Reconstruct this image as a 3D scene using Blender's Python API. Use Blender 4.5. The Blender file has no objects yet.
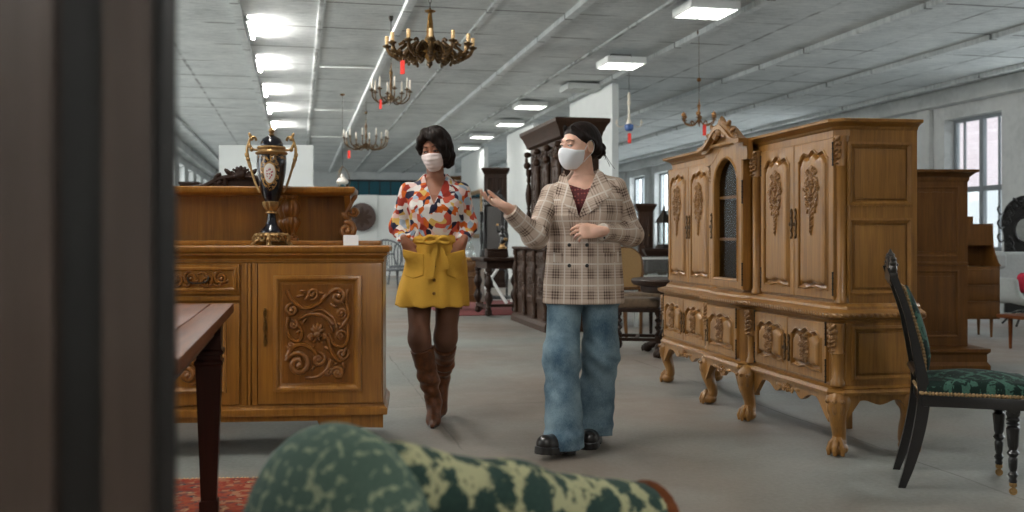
import bpy, bmesh, math, random
import numpy as np
from math import sin, cos, pi, radians as R, sqrt, atan2
from mathutils import Vector, Matrix, Euler
from mathutils.bvhtree import BVHTree

SC = bpy.context.scene
COL = SC.collection
random.seed(7)
H0 = 1.07                      # eye height
TH = R(12.08)                  # heading of the hall
AX = (-sin(TH), cos(TH)); BX = (cos(TH), sin(TH))

def hall(t, d):                # along the hall, across the hall -> x, y
    return (AX[0]*t + BX[0]*d, AX[1]*t + BX[1]*d)

def at(px, y):                 # sideways place of a thing y metres away
    return (px - 512) / 1000 * y

def zz(py, y):
    return H0 + (239 - py) / 1000 * y

# ---------------------------------------------------------------- shapes
class B:
    def __init__(s, M=None):
        s.bm = bmesh.new(); s.M = M or Matrix(); s.sm = []
    def v(s, p):
        return s.bm.verts.new(s.M @ Vector(p))
    def f(s, vs):
        try: return s.bm.faces.new(vs)
        except ValueError: return None
    def box(s, x0, x1, y0, y1, z0, z1, bev=0):
        vs = [s.v((x, y, z)) for z in (z0, z1) for y in (y0, y1) for x in (x0, x1)]
        fs = [s.f([vs[i] for i in q]) for q in ((0,2,3,1),(4,5,7,6),(0,1,5,4),(2,6,7,3),(0,4,6,2),(1,3,7,5))]
        if bev:
            es = list({e for f in fs for e in f.edges})
            bmesh.ops.bevel(s.bm, geom=es, offset=bev, segments=2, affect='EDGES', profile=.6)
        return s
    def cbox(s, c, d, bev=0):
        return s.box(c[0]-d[0]/2, c[0]+d[0]/2, c[1]-d[1]/2, c[1]+d[1]/2, c[2]-d[2]/2, c[2]+d[2]/2, bev)
    def loft(s, rings, cap=True, closed=False):
        rs = [[s.v(p) for p in r] for r in rings]
        n = len(rs[0])
        m = len(rs)
        for i in range(m if closed else m-1):
            a, b = rs[i], rs[(i+1) % m]
            for j in range(n):
                s.f([a[j], a[(j+1) % n], b[(j+1) % n], b[j]])
        if cap and not closed:
            s.f(rs[0][::-1]); s.f(rs[-1])
        return s
    def rloft(s, prof, cx=0, cy=0):       # prof: (half x, half y, z)
        return s.loft([[(cx-hx,cy-hy,z),(cx+hx,cy-hy,z),(cx+hx,cy+hy,z),(cx-hx,cy+hy,z)] for hx,hy,z in prof])
    def lathe(s, prof, c=(0,0,0), seg=20, sx=1, sy=1, flute=0, nf=0):
        rings = []
        for r, z in prof:
            ring = []
            for i in range(seg):
                a = 2*pi*i/seg
                rr = max(r, 1e-4) * (1 + flute*cos(nf*a))
                ring.append((c[0]+rr*cos(a)*sx, c[1]+rr*sin(a)*sy, c[2]+z))
            rings.append(ring)
        return s.loft(rings)
    def tube(s, pts, r, seg=8, cap=True, flat=1, up=None):
        P = [Vector(p) for p in pts]; n = len(P)
        if not hasattr(r, '__len__'): r = [r]*n
        T = []
        for i in range(n):
            t = P[min(i+1, n-1)] - P[max(i-1, 0)]
            T.append(t.normalized() if t.length > 1e-9 else Vector((0,0,1)))
        u = Vector(up) if up else Vector((0,0,1))
        if abs(u.dot(T[0])) > .95: u = Vector((1,0,0)) if abs(T[0].x) < .9 else Vector((0,1,0))
        N = (u - T[0]*u.dot(T[0])).normalized()
        rings = []
        for i in range(n):
            N = (N - T[i]*N.dot(T[i]))
            N = N.normalized() if N.length > 1e-6 else T[i].orthogonal().normalized()
            Bn = T[i].cross(N)
            rings.append([tuple(P[i] + (N*cos(2*pi*k/seg)*flat + Bn*sin(2*pi*k/seg))*max(r[i],1e-4)) for k in range(seg)])
        return s.loft(rings, cap)
    def prism(s, poly, d0, d1, plane='xz', bev=0):   # extruded outline
        def m(u, w, d):
            return (u, d, w) if plane == 'xz' else ((u, w, d) if plane == 'xy' else (d, u, w))
        a = [s.v(m(u, w, d0)) for u, w in poly]; b = [s.v(m(u, w, d1)) for u, w in poly]
        n = len(poly)
        f0 = s.f(a[::-1]); f1 = s.f(b)
        for i in range(n): s.f([a[i], a[(i+1) % n], b[(i+1) % n], b[i]])
        if bev:
            es = [e for e in f1.edges] + [e for e in f0.edges]
            bmesh.ops.bevel(s.bm, geom=es, offset=bev, segments=1, affect='EDGES')
        return s
    def ell(s, c, r, rot=None, seg=10, rings=6):
        rot = rot or Matrix.Identity(3)
        if not hasattr(r, '__len__'): r = (r, r, r)
        R_ = []
        for i in range(rings+1):
            th = pi*i/rings
            k = max(sin(th), .02)
            R_.append([tuple(Vector(c) + rot @ Vector((r[0]*k*cos(2*pi*j/seg), r[1]*k*sin(2*pi*j/seg), -r[2]*cos(th)))) for j in range(seg)])
        return s.loft(R_)
    def frame(s, x0, x1, z0, z1, prof, y=0):         # mitred moulding round a rectangle; prof: (inset, out) ; out is towards -y
        rings = []
        for i, o in prof:
            rings.append([(x0+i,y-o,z0+i),(x1-i,y-o,z0+i),(x1-i,y-o,z1-i),(x0+i,y-o,z1-i)])
        return s.loft(rings, False, True)
    # carved relief in the x-z plane, standing out towards -y
    def scroll(s, cx, cz, r0, r1, a0, turns, th, y=0, n=22, seg=6):
        pts, rad = [], []
        for i in range(n+1):
            k = i/n; a = a0 + 2*pi*turns*k; rr = r0 + (r1-r0)*k
            pts.append((cx+rr*cos(a), y, cz+rr*sin(a))); rad.append(th*(.45+.55*sin(pi*(.12+.88*k)) + .1))
        s.tube(pts, rad, seg); s.ell(pts[-1], th*1.35, seg=8, rings=5)
        return s
    def stem(s, pts, th0, th1, y=0, seg=6, n=14):
        P = spline([(p[0], y, p[1]) for p in pts], n)
        m = len(P)
        s.tube(P, [th0+(th1-th0)*i/(m-1) for i in range(m)], seg); return s
    def leaf(s, x, z, ang, L, w, h, y=0):
        rot = Matrix.Rotation(-ang, 3, 'Y')
        c = Vector((x, y, z)) + rot @ Vector((L/2, 0, 0))
        return s.ell(c, (L/2, h, w/2), rot, 8, 6)
    def flower(s, x, z, r, h, y=0, n=6):
        for i in range(n):
            a = 2*pi*i/n
            s.leaf(x+cos(a)*r*.15, z+sin(a)*r*.15, a, r*.9, r*.6, h, y)
        s.ell((x, y-h*.6, z), (r*.3, h, r*.3), None, 8, 5); return s
    def obj(s, name, mat, parent=None, smooth=35, loc=None):
        bmesh.ops.recalc_face_normals(s.bm, faces=s.bm.faces)
        me = bpy.data.meshes.new(name); s.bm.to_mesh(me); s.bm.free()
        return link(name, me, mat, parent, smooth, loc)

def link(name, me, mat, parent=None, smooth=35, loc=None):
    if smooth:
        me.polygons.foreach_set('use_smooth', [True]*len(me.polygons))
        if smooth < 180: me.set_sharp_from_angle(angle=R(smooth))
    if mat: me.materials.append(mat)
    o = bpy.data.objects.new(name, me); COL.objects.link(o)
    if parent: o.parent = parent
    if loc: o.location = loc
    return o

def spline(pts, n=10):
    P = [Vector(p) for p in pts]; out = []
    for i in range(len(P)-1):
        p0 = P[i-1] if i else P[0]*2-P[1]; p1 = P[i]; p2 = P[i+1]; p3 = P[i+2] if i+2 < len(P) else P[-1]*2-P[-2]
        for k in range(n):
            t = k/n
            out.append(.5*((2*p1)+(p2-p0)*t+(2*p0-5*p1+4*p2-p3)*t*t+(3*p1-p0-3*p2+p3)*t**3))
    out.append(P[-1]); return out

def sp2(pts, n=8):
    return [(p.x, p.y) for p in spline([(a, b, 0) for a, b in pts], n)]

def offs(poly, d):              # inset a closed outline
    n = len(poly); out = []
    A = sum(poly[i][0]*poly[(i+1)%n][1]-poly[(i+1)%n][0]*poly[i][1] for i in range(n))
    sg = 1 if A > 0 else -1
    for i in range(n):
        a, b, c = Vector(poly[i-1]), Vector(poly[i]), Vector(poly[(i+1)%n])
        e = (b-a).normalized() if (b-a).length > 1e-9 else Vector((1,0)); g = (c-b).normalized() if (c-b).length > 1e-9 else e
        nn = Vector((-e.y-g.y, e.x+g.x))
        nn = nn.normalized() if nn.length > 1e-6 else Vector((-e.y, e.x))
        k = max(nn.dot(Vector((-e.y, e.x))), .45)
        out.append(tuple(b + nn*(sg*d/k)))
    return out

def moulded(b, poly, prof, y=0):  # moulding that follows any outline; prof: (inset, out)
    rings = [[(u, y-o, w) for u, w in offs(poly, i)] for i, o in prof]
    return b.loft(rings, False, True)

def thing(name, label, cat, loc=(0,0,0), rz=0, group=None):
    o = bpy.data.objects.new(name, None); COL.objects.link(o)
    o.empty_display_size = .1
    o.location = loc; o.rotation_euler = (0, 0, rz)
    o['label'] = label; o['category'] = cat
    if group: o['group'] = group
    return o

def tag(o, label, cat, group=None):
    o['label'] = label; o['category'] = cat
    if group: o['group'] = group
    return o

def struct(o):
    o['kind'] = 'structure'; return o

def dup(root, loc, rz, label, group=None):
    r = root.copy(); COL.objects.link(r); r.location = loc; r.rotation_euler = (0, 0, rz); r['label'] = label
    if group: r['group'] = group
    def rec(o, p):
        for ch in [c for c in ALL() if c.parent == o]:
            c = ch.copy(); COL.objects.link(c); c.parent = p; rec(ch, c)
    rec(root, r); return r

def ALL(): return list(COL.objects)

# ---------------------------------------------------------------- solids from distance fields
def rc(P, a, b, ra, rb):
    a = np.array(a, np.float32); b = np.array(b, np.float32); d = b-a
    t = np.clip(((P-a) @ d)/max(float(d @ d), 1e-9), 0, 1)
    q = P-a-t[:, None]*d
    return np.sqrt((q*q).sum(1)) - (ra+(rb-ra)*t)

def rcs(P, a, b, ra, rb, sc):    # the same with the space squeezed: sc = axis factors
    sc = np.array(sc, np.float32)
    return rc(P*sc, np.array(a)*sc, np.array(b)*sc, ra, rb)

def el(P, c, r, rot=None):
    q = P-np.array(c, np.float32)
    if rot is not None: q = q @ np.array(rot, np.float32)
    r = np.array(r, np.float32)
    k0 = np.sqrt(((q/r)**2).sum(1)); k1 = np.sqrt(((q/(r*r))**2).sum(1))
    return k0*(k0-1)/np.maximum(k1, 1e-6)

def smin(a, b, k):
    h = np.maximum(k-np.abs(a-b), 0)/k
    return np.minimum(a, b)-h*h*k*.25

def smax(a, b, k): return -smin(-a, -b, k)

def slabs(P, prof, pw=2.0):      # prof rows: z, cx, cy, rx, ry ; stacked ovals
    pr = np.array(prof, np.float32); z = P[:, 2]
    cx = np.interp(z, pr[:, 0], pr[:, 1]); cy = np.interp(z, pr[:, 0], pr[:, 2])
    rx = np.interp(z, pr[:, 0], pr[:, 3]); ry = np.interp(z, pr[:, 0], pr[:, 4])
    k = (np.abs((P[:, 0]-cx)/rx)**pw+np.abs((P[:, 1]-cy)/ry)**pw)**(1/pw)
    d = (k-1)*np.minimum(rx, ry)
    return np.maximum(d, np.maximum(pr[0, 0]-z, z-pr[-1, 0]))

def noise3(P, f, seed=0):         # cheap smooth wobble
    r = np.random.RandomState(seed); o = 0
    for i in range(5):
        k = r.normal(size=3)*f; o = o+np.sin(P @ k.astype(np.float32)+r.uniform(0, 6.28))
    return o/5

def solid(f, lo, hi, h, bs=8):
    lo = np.array(lo, np.float32); hi = np.array(hi, np.float32)
    n = (np.ceil((hi-lo)/h).astype(int)//bs+1)*bs
    nb = n//bs
    g = np.stack(np.meshgrid(*[np.arange(k) for k in nb], indexing='ij'), -1).reshape(-1, 3)
    cen = lo+(g*bs+(bs-1)/2)*h
    d = f(cen.astype(np.float32))
    V = np.empty(tuple(n), np.float32)
    Vb = V.reshape(nb[0], bs, nb[1], bs, nb[2], bs)
    Vb[:] = d.reshape(nb[0], 1, nb[1], 1, nb[2], 1)
    act = g[np.abs(d) < bs*h*1.9]
    l = np.stack(np.meshgrid(*[np.arange(bs)]*3, indexing='ij'), -1).reshape(-1, 3)
    for i in range(0, len(act), 400):
        A = act[i:i+400]
        idx = (A[:, None, :]*bs+l[None]).reshape(-1, 3)
        V[idx[:, 0], idx[:, 1], idx[:, 2]] = f((lo+idx*h).astype(np.float32))
    S = V < 0
    c = sum(S[i:n[0]-1+i, j:n[1]-1+j, k:n[2]-1+k].astype(np.int8) for i in (0, 1) for j in (0, 1) for k in (0, 1))
    a = (c > 0) & (c < 8); idx = np.argwhere(a)
    ID = -np.ones(a.shape, np.int32); ID[a] = np.arange(len(idx))
    co = {}
    for i in (0, 1):
        for j in (0, 1):
            for k in (0, 1): co[i, j, k] = V[idx[:, 0]+i, idx[:, 1]+j, idx[:, 2]+k]
    sm = np.zeros((len(idx), 3)); ct = np.zeros(len(idx))
    for p in co:
        for ax in range(3):
            if p[ax]: continue
            q = list(p); q[ax] = 1
            va, vb = co[p], co[tuple(q)]
            m = (va < 0) != (vb < 0)
            t = np.where(m, va/np.where(m, va-vb, 1), 0)
            pt = np.array(p, float)[None].repeat(len(idx), 0); pt[:, ax] = t
            sm += pt*m[:, None]; ct += m
    co_ = lo+(idx+sm/np.maximum(ct, 1)[:, None])*h
    Q = []
    for ax in range(3):
        o = [x for x in range(3) if x != ax]
        sa = [slice(1, -1)]*3; sb = [slice(1, -1)]*3
        sa[ax] = slice(0, -1); sb[ax] = slice(1, None)
        A, Bb = S[tuple(sa)], S[tuple(sb)]
        e = np.argwhere(A != Bb); fl = A[A != Bb]
        e[:, o[0]] += 1; e[:, o[1]] += 1
        def cell(d0, d1):
            q = e.copy(); q[:, o[0]] += d0; q[:, o[1]] += d1
            return ID[q[:, 0], q[:, 1], q[:, 2]]
        q4 = np.stack([cell(-1, -1), cell(0, -1), cell(0, 0), cell(-1, 0)], 1)
        if ax == 1: fl = ~fl
        q4[~fl] = q4[~fl][:, ::-1]
        Q.append(q4)
    Q = np.concatenate(Q); Q = Q[(Q >= 0).all(1)]
    return co_, Q

def mesh_of(name, VQ, mat, parent=None, smooth=180, uv=None, relax=0):
    V, Q = VQ
    me = bpy.data.meshes.new(name)
    me.vertices.add(len(V)); me.vertices.foreach_set('co', V.astype(np.float32).ravel())
    me.loops.add(len(Q)*4); me.loops.foreach_set('vertex_index', Q.astype(np.int32).ravel())
    me.polygons.add(len(Q)); me.polygons.foreach_set('loop_start', np.arange(0, len(Q)*4, 4, dtype=np.int32))
    me.update(calc_edges=True); me.validate()
    if uv is not None:
        l = me.uv_layers.new(name='UVMap'); li = np.empty(len(me.loops), np.int32); me.loops.foreach_get('vertex_index', li)
        vv = np.empty(len(me.vertices)*3, np.float32); me.vertices.foreach_get('co', vv)
        l.data.foreach_set('uv', uv(vv.reshape(-1, 3))[li].astype(np.float32).ravel())
    return link(name, me, mat, parent, smooth)

def bvh(VQ): return BVHTree.FromPolygons([tuple(v) for v in VQ[0].tolist()], VQ[1].tolist())

def patch(name, tree, outline, mat, parent, off=.004, th=.004, dirv=(0,1,0), step=.012, uvs=False, y0=-1.5):
    """a flat cloth piece (outline in x-z) laid on a body seen along dirv"""
    b = bmesh.new()
    vs = [b.verts.new((u, 0, w)) for u, w in outline]; b.faces.new(vs)
    bmesh.ops.triangulate(b, faces=b.faces)
    for _ in range(6):
        es = [e for e in b.edges if e.calc_length() > step]
        if not es: break
        bmesh.ops.subdivide_edges(b, edges=es, cuts=1)
        bmesh.ops.triangulate(b, faces=b.faces)
    top = {}; last = None
    for v in sorted(b.verts, key=lambda q: (q.co.z, q.co.x)):
        u, w = v.co.x, v.co.z
        h = tree.ray_cast(Vector((u, y0, w)), Vector(dirv), 4)
        if h[0] is not None: last = h[0].y
        v.co.y = (last if last is not None else 0)-off
    for _ in range(2): bmesh.ops.smooth_vert(b, verts=[v for v in b.verts if not v.is_boundary], factor=.5, use_axis_y=True)
    ret = bmesh.ops.extrude_face_region(b, geom=list(b.faces))
    for g in ret['geom']:
        if isinstance(g, bmesh.types.BMVert): g.co.y += th
    bmesh.ops.recalc_face_normals(b, faces=b.faces)
    me = bpy.data.meshes.new(name); b.to_mesh(me); b.free()
    if uvs:
        l = me.uv_layers.new(name='UVMap')
        for lp in me.loops:
            c = me.vertices[lp.vertex_index].co
            l.data[lp.index].uv = uvs(c.x, c.z)
    return link(name, me, mat, parent, 40)
EXPO = 0.78
SKY = 1.8
DAY_R, DAY_L, LAMP, STRIP = 50, 36, 25, 340
# ---------------------------------------------------------------- materials
class N:
    def __init__(s, name, rough=.5, metal=0, coat=0, spec=.5):
        s.m = bpy.data.materials.new(name); s.m.use_nodes = True
        s.t = s.m.node_tree; s.p = s.t.nodes['Principled BSDF']; s.o = s.t.nodes['Material Output']
        s.p.inputs['Roughness'].default_value = rough; s.p.inputs['Metallic'].default_value = metal
        s.p.inputs['Coat Weight'].default_value = coat; s.p.inputs['Coat Roughness'].default_value = .18
        s.p.inputs['Specular IOR Level'].default_value = spec
        s.tc = s.t.nodes.new('ShaderNodeTexCoord')
    def n(s, ty, ins=None, **kw):
        n = s.t.nodes.new('ShaderNode'+ty)
        for k, v in kw.items(): setattr(n, k, v)
        for k, v in (ins or {}).items():
            if isinstance(v, bpy.types.NodeSocket): s.t.links.new(v, n.inputs[k])
            else: n.inputs[k].default_value = v
        return n
    def math(s, op, a, b=0, c=0):
        return s.n('Math', {0: a, 1: b, 2: c}, operation=op).outputs[0]
    def co(s, scale=(1,1,1), kind='Object', rot=(0,0,0), loc=(0,0,0)):
        return s.n('Mapping', {0: s.tc.outputs[kind], 'Scale': scale, 'Rotation': rot, 'Location': loc}).outputs[0]
    def noise(s, vec, scale=5, detail=4, rough=.55, dist=0):
        return s.n('TexNoise', {'Vector': vec, 'Scale': scale, 'Detail': detail, 'Roughness': rough, 'Distortion': dist})
    def ramp(s, fac, stops, interp='LINEAR'):
        n = s.n('ValToRGB', {0: fac}); r = n.color_ramp; r.interpolation = interp
        while len(r.elements) < len(stops): r.elements.new(.5)
        for e, (p, c) in zip(r.elements, stops):
            e.position = p; e.color = (*c, 1) if len(c) == 3 else c
        return n.outputs[0]
    def mix(s, f, a, b, mode='MIX'):
        n = s.n('Mix', data_type='RGBA', blend_type=mode)
        for k, v in ((0, f), (6, a), (7, b)):
            if isinstance(v, bpy.types.NodeSocket): s.t.links.new(v, n.inputs[k])
            else: n.inputs[k].default_value = v if k == 0 else (*v, 1)
        return n.outputs[2]
    def col(s, c):
        if isinstance(c, bpy.types.NodeSocket): s.t.links.new(c, s.p.inputs['Base Color'])
        else: s.p.inputs['Base Color'].default_value = (*c, 1)
        return s
    def rough(s, c): s.t.links.new(c, s.p.inputs['Roughness']); return s
    def bump(s, h, strength=.3, dist=.005):
        b = s.n('Bump', {'Height': h, 'Strength': strength, 'Distance': dist}); s.t.links.new(b.outputs[0], s.p.inputs['Normal']); return s

def srgb(r, g, b):
    return tuple((c/255/12.92 if c < 10.3 else ((c/255+.055)/1.055)**2.4) for c in (r, g, b))

def wood(name, dark, light, rough=.38, coat=.15, sc=1, ax=2):
    m = N(name, rough, coat=coat)
    k = [26*sc, 26*sc, 26*sc]; k[ax] = 1.6*sc
    n1 = m.noise(m.co(tuple(k)), 1, 6, .62, .6).outputs[0]
    k2 = [140*sc]*3; k2[ax] = 6*sc
    n2 = m.noise(m.co(tuple(k2)), 1, 3, .6).outputs[0]
    n3 = m.noise(m.co((2,2,2)), 1.3, 3).outputs[0]
    f = m.math('MULTIPLY_ADD', n2, .35, m.math('MULTIPLY_ADD', n3, .35, m.math('MULTIPLY', n1, .6)))
    m.col(m.ramp(f, [(.38, dark), (.86, light)]))
    m.bump(n2, .12, .002)
    return m.m

def plain(name, c, rough=.5, metal=0, coat=0, var=.12, sc=30, bump=0, spec=.5):
    m = N(name, rough, metal, coat, spec)
    n = m.noise(m.co((1,1,1)), sc, 4).outputs[0]
    lo = tuple(x*(1-var) for x in c); hi = tuple(min(1, x*(1+var)) for x in c)
    m.col(m.ramp(n, [(.3, lo), (.7, hi)]))
    if bump: m.bump(n, bump, .003)
    return m.m

def emit(name, c, s):
    m = N(name); m.p.inputs['Emission Color'].default_value = (*c, 1); m.p.inputs['Emission Strength'].default_value = s
    m.col((.8,.8,.8)); return m.m

def glass(name, tint=(.95,.97,.97), refl=.08, rough=.03, gz=.5, gc=1):
    m = N(name); t = m.n('BsdfTransparent', {0: (*tint, 1)}); g = m.n('BsdfGlossy', {0: (gc,gc,gc,1), 'Roughness': rough})
    lw = m.n('LayerWeight', {0: .25})
    x = m.n('MixShader', {0: m.math('MULTIPLY_ADD', lw.outputs[0], gz, refl), 1: t.outputs[0], 2: g.outputs[0]})
    m.t.links.new(x.outputs[0], m.o.inputs[0]); return m.m

M = {}
M['oak'] = wood('golden oak', srgb(90,56,19), srgb(160,113,52), .36, .2)
M['oak_carved'] = wood('carved oak', srgb(76,46,17), srgb(150,106,54), .42, .1, 2)
M['honey'] = wood('honey oak', srgb(100,60,16), srgb(168,112,42), .3, .35)
M['honey_carved'] = wood('carved honey oak', srgb(82,46,12), srgb(148,92,32), .3, .3, 2)
M['walnut'] = wood('walnut', srgb(62,38,14), srgb(108,70,28), .35, .2)
M['teak'] = wood('teak', srgb(70,44,16), srgb(114,74,32), .4, .1)
M['mahogany'] = wood('mahogany', srgb(62,30,13), srgb(116,66,33), .5, 0, ax=1)
M['mahogany_leg'] = wood('dark mahogany', srgb(28,12,8), srgb(54,24,15), .4, .1)
M['darkwood'] = wood('dark stained wood', srgb(22,13,8), srgb(50,31,20), .5, .04)
M['darkoak'] = wood('dark carved oak', srgb(28,17,10), srgb(64,42,28), .5, .03)
M['gloss_dark'] = wood('glossy dark veneer', srgb(46,36,30), srgb(78,63,54), .24, .4)
M['ebony'] = plain('ebonised wood', srgb(20,18,18), .3, coat=.3)
M['gap'] = plain('deep brown interior', srgb(46,28,16), .7)
M['iron'] = plain('dark iron', srgb(40,34,28), .45, .7)
M['brass'] = plain('aged brass', srgb(128,96,52), .38, .9, var=.35, sc=40)
M['bronze'] = plain('dark bronze', srgb(92,70,44), .42, .85, var=.45, sc=60)
M['copper'] = plain('copper', srgb(128,92,58), .36, .85, var=.3)
M['gold'] = plain('gilt', srgb(160,128,84), .42, .8, var=.25, sc=60)
M['candle'] = plain('candle sleeve', srgb(214,178,126), .6)
M['ivory'] = plain('ivory', srgb(222,212,196), .5)
M['redtag'] = plain('red paper', srgb(222,52,40), .7, var=.04)
M['paper'] = plain('white card', srgb(232,232,232), .8, var=.03)
M['white'] = plain('white paint', srgb(204,208,207), .8, var=.03, sc=3)
M['white_metal'] = plain('white enamel', srgb(215,218,216), .45, var=.04)
M['frame_grey'] = plain('grey window paint', srgb(128,134,138), .5, var=.1)
M['navy'] = plain('navy porcelain', srgb(12,13,24), .2, coat=.3)
M['porcelain'] = plain('white porcelain', srgb(225,220,212), .2, coat=.4)
M['teal'] = plain('teal glazing', srgb(30,92,106), .25, var=.15)
M['grey_wool'] = plain('pale grey felt', srgb(172,176,174), .9, var=.06, bump=.2)
M['pink'] = plain('crimson cloth', srgb(196,30,62), .8)
M['brown_seat'] = plain('brown seat cloth', srgb(98,80,62), .9, var=.2, bump=.2)
M['cane'] = plain('woven cane', srgb(158,124,78), .7, var=.25, sc=90)
M['rattan'] = plain('grey rattan', srgb(98,102,106), .7, var=.3, sc=60)
M['mirror'] = plain('mirror', (.75,.78,.78), .06, 1)
M['glass'] = glass('window glass')
M['cab_glass'] = glass('cabinet glass', (.95,.97,.97), .35, .12, .1, .13)
M['clear'] = glass('clear glass', (.9,.94,.94), .18)
M['hair'] = None
for k_, v_ in (('mahogany', .08), ('darkwood', .2), ('darkoak', .2), ('mahogany_leg', .25), ('walnut', .25), ('teak', .25), ('oak', .4)):
    M[k_].node_tree.nodes['Principled BSDF'].inputs['Specular IOR Level'].default_value = v_
# ---------------------------------------------------------------- camera
cam = bpy.data.cameras.new('camera'); co = bpy.data.objects.new('camera', cam); COL.objects.link(co)
co.location = (0, 0, H0); co.rotation_euler = (R(90), 0, 0)
cam.sensor_width = 36; cam.lens = 36*1000/1024; cam.shift_y = -17/1024; cam.clip_start = .05; cam.clip_end = 200
cam.dof.use_dof = True; cam.dof.focus_distance = 5.3; cam.dof.aperture_fstop = 3.0
SC.camera = co
SC.view_settings.view_transform = 'Standard'; SC.view_settings.look = 'None'; SC.view_settings.gamma = 1
SC.view_settings.use_curve_mapping = False; SC.view_settings.exposure = EXPO
SC.cycles.use_denoising = True
SC.cycles.max_bounces = 8; SC.cycles.diffuse_bounces = 4; SC.cycles.glossy_bounces = 4; SC.cycles.transparent_max_bounces = 16
SC.cycles.sample_clamp_indirect = 4

# ---------------------------------------------------------------- the hall
RZ = Matrix.Rotation(TH, 4, 'Z')
DL, DR, T0, T1, HC = -3.6, 12.5, -7.0, 43.5, 3.97

m = N('concrete floor', .5, spec=.4)
v = m.co((1,1,1), 'Object', (0,0,-TH))
a = m.noise(v, .55, 6, .6, .4).outputs[0]; b2 = m.noise(v, 3.2, 9, .72).outputs[0]; c2 = m.noise(v, 45, 4, .6).outputs[0]
f = m.math('MULTIPLY_ADD', b2, .4, m.math('MULTIPLY_ADD', c2, .25, m.math('MULTIPLY', a, .55)))
base = m.ramp(f, [(.42, srgb(76,77,73)), (.56, srgb(116,119,114)), (.74, srgb(146,149,144))])
warm = m.ramp(m.noise(m.co((1,1,1), loc=(3,1,0)), .42, 3).outputs[0], [(.42, (0,0,0)), (.6, (1,1,1))])
base = m.mix(m.math('MULTIPLY', warm, .55), base, srgb(134,114,100))
sx = m.n('SeparateXYZ', {0: v})
def line_mask(m, u, period, w, ph=0):
    k = m.math('FRACT', m.math('ADD', m.math('DIVIDE', u, period), ph))
    return m.math('LESS_THAN', m.math('ABSOLUTE', m.math('SUBTRACT', k, .5)), w/period/2)
wob = m.math('MULTIPLY', m.noise(v, 2.2, 3).outputs[0], .05)
l1 = line_mask(m, m.math('ADD', sx.outputs[0], wob), 2.1, .012, .1); l2 = line_mask(m, m.math('ADD', sx.outputs[1], wob), 3.0, .012, .37)
ln = m.math('MAXIMUM', l1, l2)
lnb = m.math('MULTIPLY', ln, m.ramp(m.noise(v, 1.3, 3).outputs[0], [(.4, (0,0,0)), (.6, (1,1,1))]))
m.col(m.mix(m.math('MULTIPLY', lnb, .75), base, srgb(70,66,62)))
m.rough(m.ramp(b2, [(.3, (.34,)*3), (.7, (.6,)*3)])); m.bump(m.math('SUBTRACT', m.math('ADD', c2, b2), ln), .15, .004)
M['floor'] = m.m

m = N('painted concrete ceiling', .85, spec=.2)
v = m.co((1,1,1), 'Object', (0,0,-TH)); a = m.noise(v, 1.2, 7, .65).outputs[0]; b2 = m.noise(m.co((3,10,1), 'Object', (0,0,-TH)), 1.5, 5, .65).outputs[0]; c2 = m.noise(v, 30, 4, .7).outputs[0]
f = m.math('MULTIPLY_ADD', b2, .45, m.math('MULTIPLY_ADD', c2, .2, m.math('MULTIPLY', a, .45)))
base = m.ramp(f, [(.38, srgb(172,177,177)), (.52, srgb(208,212,212)), (.68, srgb(232,235,234))])
sx = m.n('SeparateXYZ', {0: v})
wob = m.math('MULTIPLY', m.noise(v, 3, 3).outputs[0], .03)
gate = m.ramp(m.noise(m.co((.5,.9,1), 'Object', (0,0,-TH)), 1.1, 2).outputs[0], [(.44, (0,0,0)), (.5, (1,1,1))])
t1 = m.math('MULTIPLY', line_mask(m, m.math('ADD', sx.outputs[1], wob), 1.5, .05, .2), gate)
t2 = line_mask(m, m.math('ADD', sx.outputs[0], m.math('MULTIPLY', wob, 1.5)), 2.08, .05, .356)
t2 = m.math('MULTIPLY', t2, m.ramp(m.noise(v, 2.2, 4).outputs[0], [(.42, (.15,)*3), (.58, (1,1,1))]))
ln = m.math('MAXIMUM', t1, m.math('MULTIPLY', t2, .8))
m.col(m.mix(m.math('MULTIPLY', ln, .75), base, srgb(74,74,72)))
m.bump(m.math('SUBTRACT', m.math('ADD', a, c2), m.math('MULTIPLY', ln, 2)), .35, .01)
M['ceiling'] = m.m

m = N('worn white plaster', .85, spec=.2)
v = m.co((1,1,1)); a = m.noise(v, .9, 7, .6).outputs[0]; b2 = m.noise(v, 9, 5).outputs[0]
m.col(m.ramp(m.math('MULTIPLY_ADD', b2, .3, m.math('MULTIPLY', a, .7)), [(.36, srgb(190,193,192)), (.5, srgb(208,210,209)), (.7, srgb(220,222,220))]))
m.bump(b2, .15, .006); M['wall'] = m.m

m = N('street house front', .9); g = m.n('SeparateXYZ', {0: m.co((1,1,1))})
m.col(m.ramp(m.math('DIVIDE', g.outputs[2], 8), [(.36, srgb(225,226,228)), (.365, srgb(232,212,216))], 'CONSTANT')); M['facade'] = m.m

def slab(name, x0, x1, y0, y1, z0, z1, mt, bev=0):
    return struct(B(RZ).box(x0, x1, y0, y1, z0, z1, bev).obj(name, mt))
slab('floor', DL-.4, DR+.4, T0-.3, T1+.3, -.2, 0, M['floor'])
slab('ceiling', DL-.4, DR+.4, T0-.3, T1+.3, HC, HC+.2, M['ceiling'])
slab('wall_far', DL-.4, DR+.4, T1, T1+.3, 0, HC, M['wall'])
slab('wall_back', DL-.4, DR+.4, T0-.3, T0, 0, HC, M['wall'])

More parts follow.
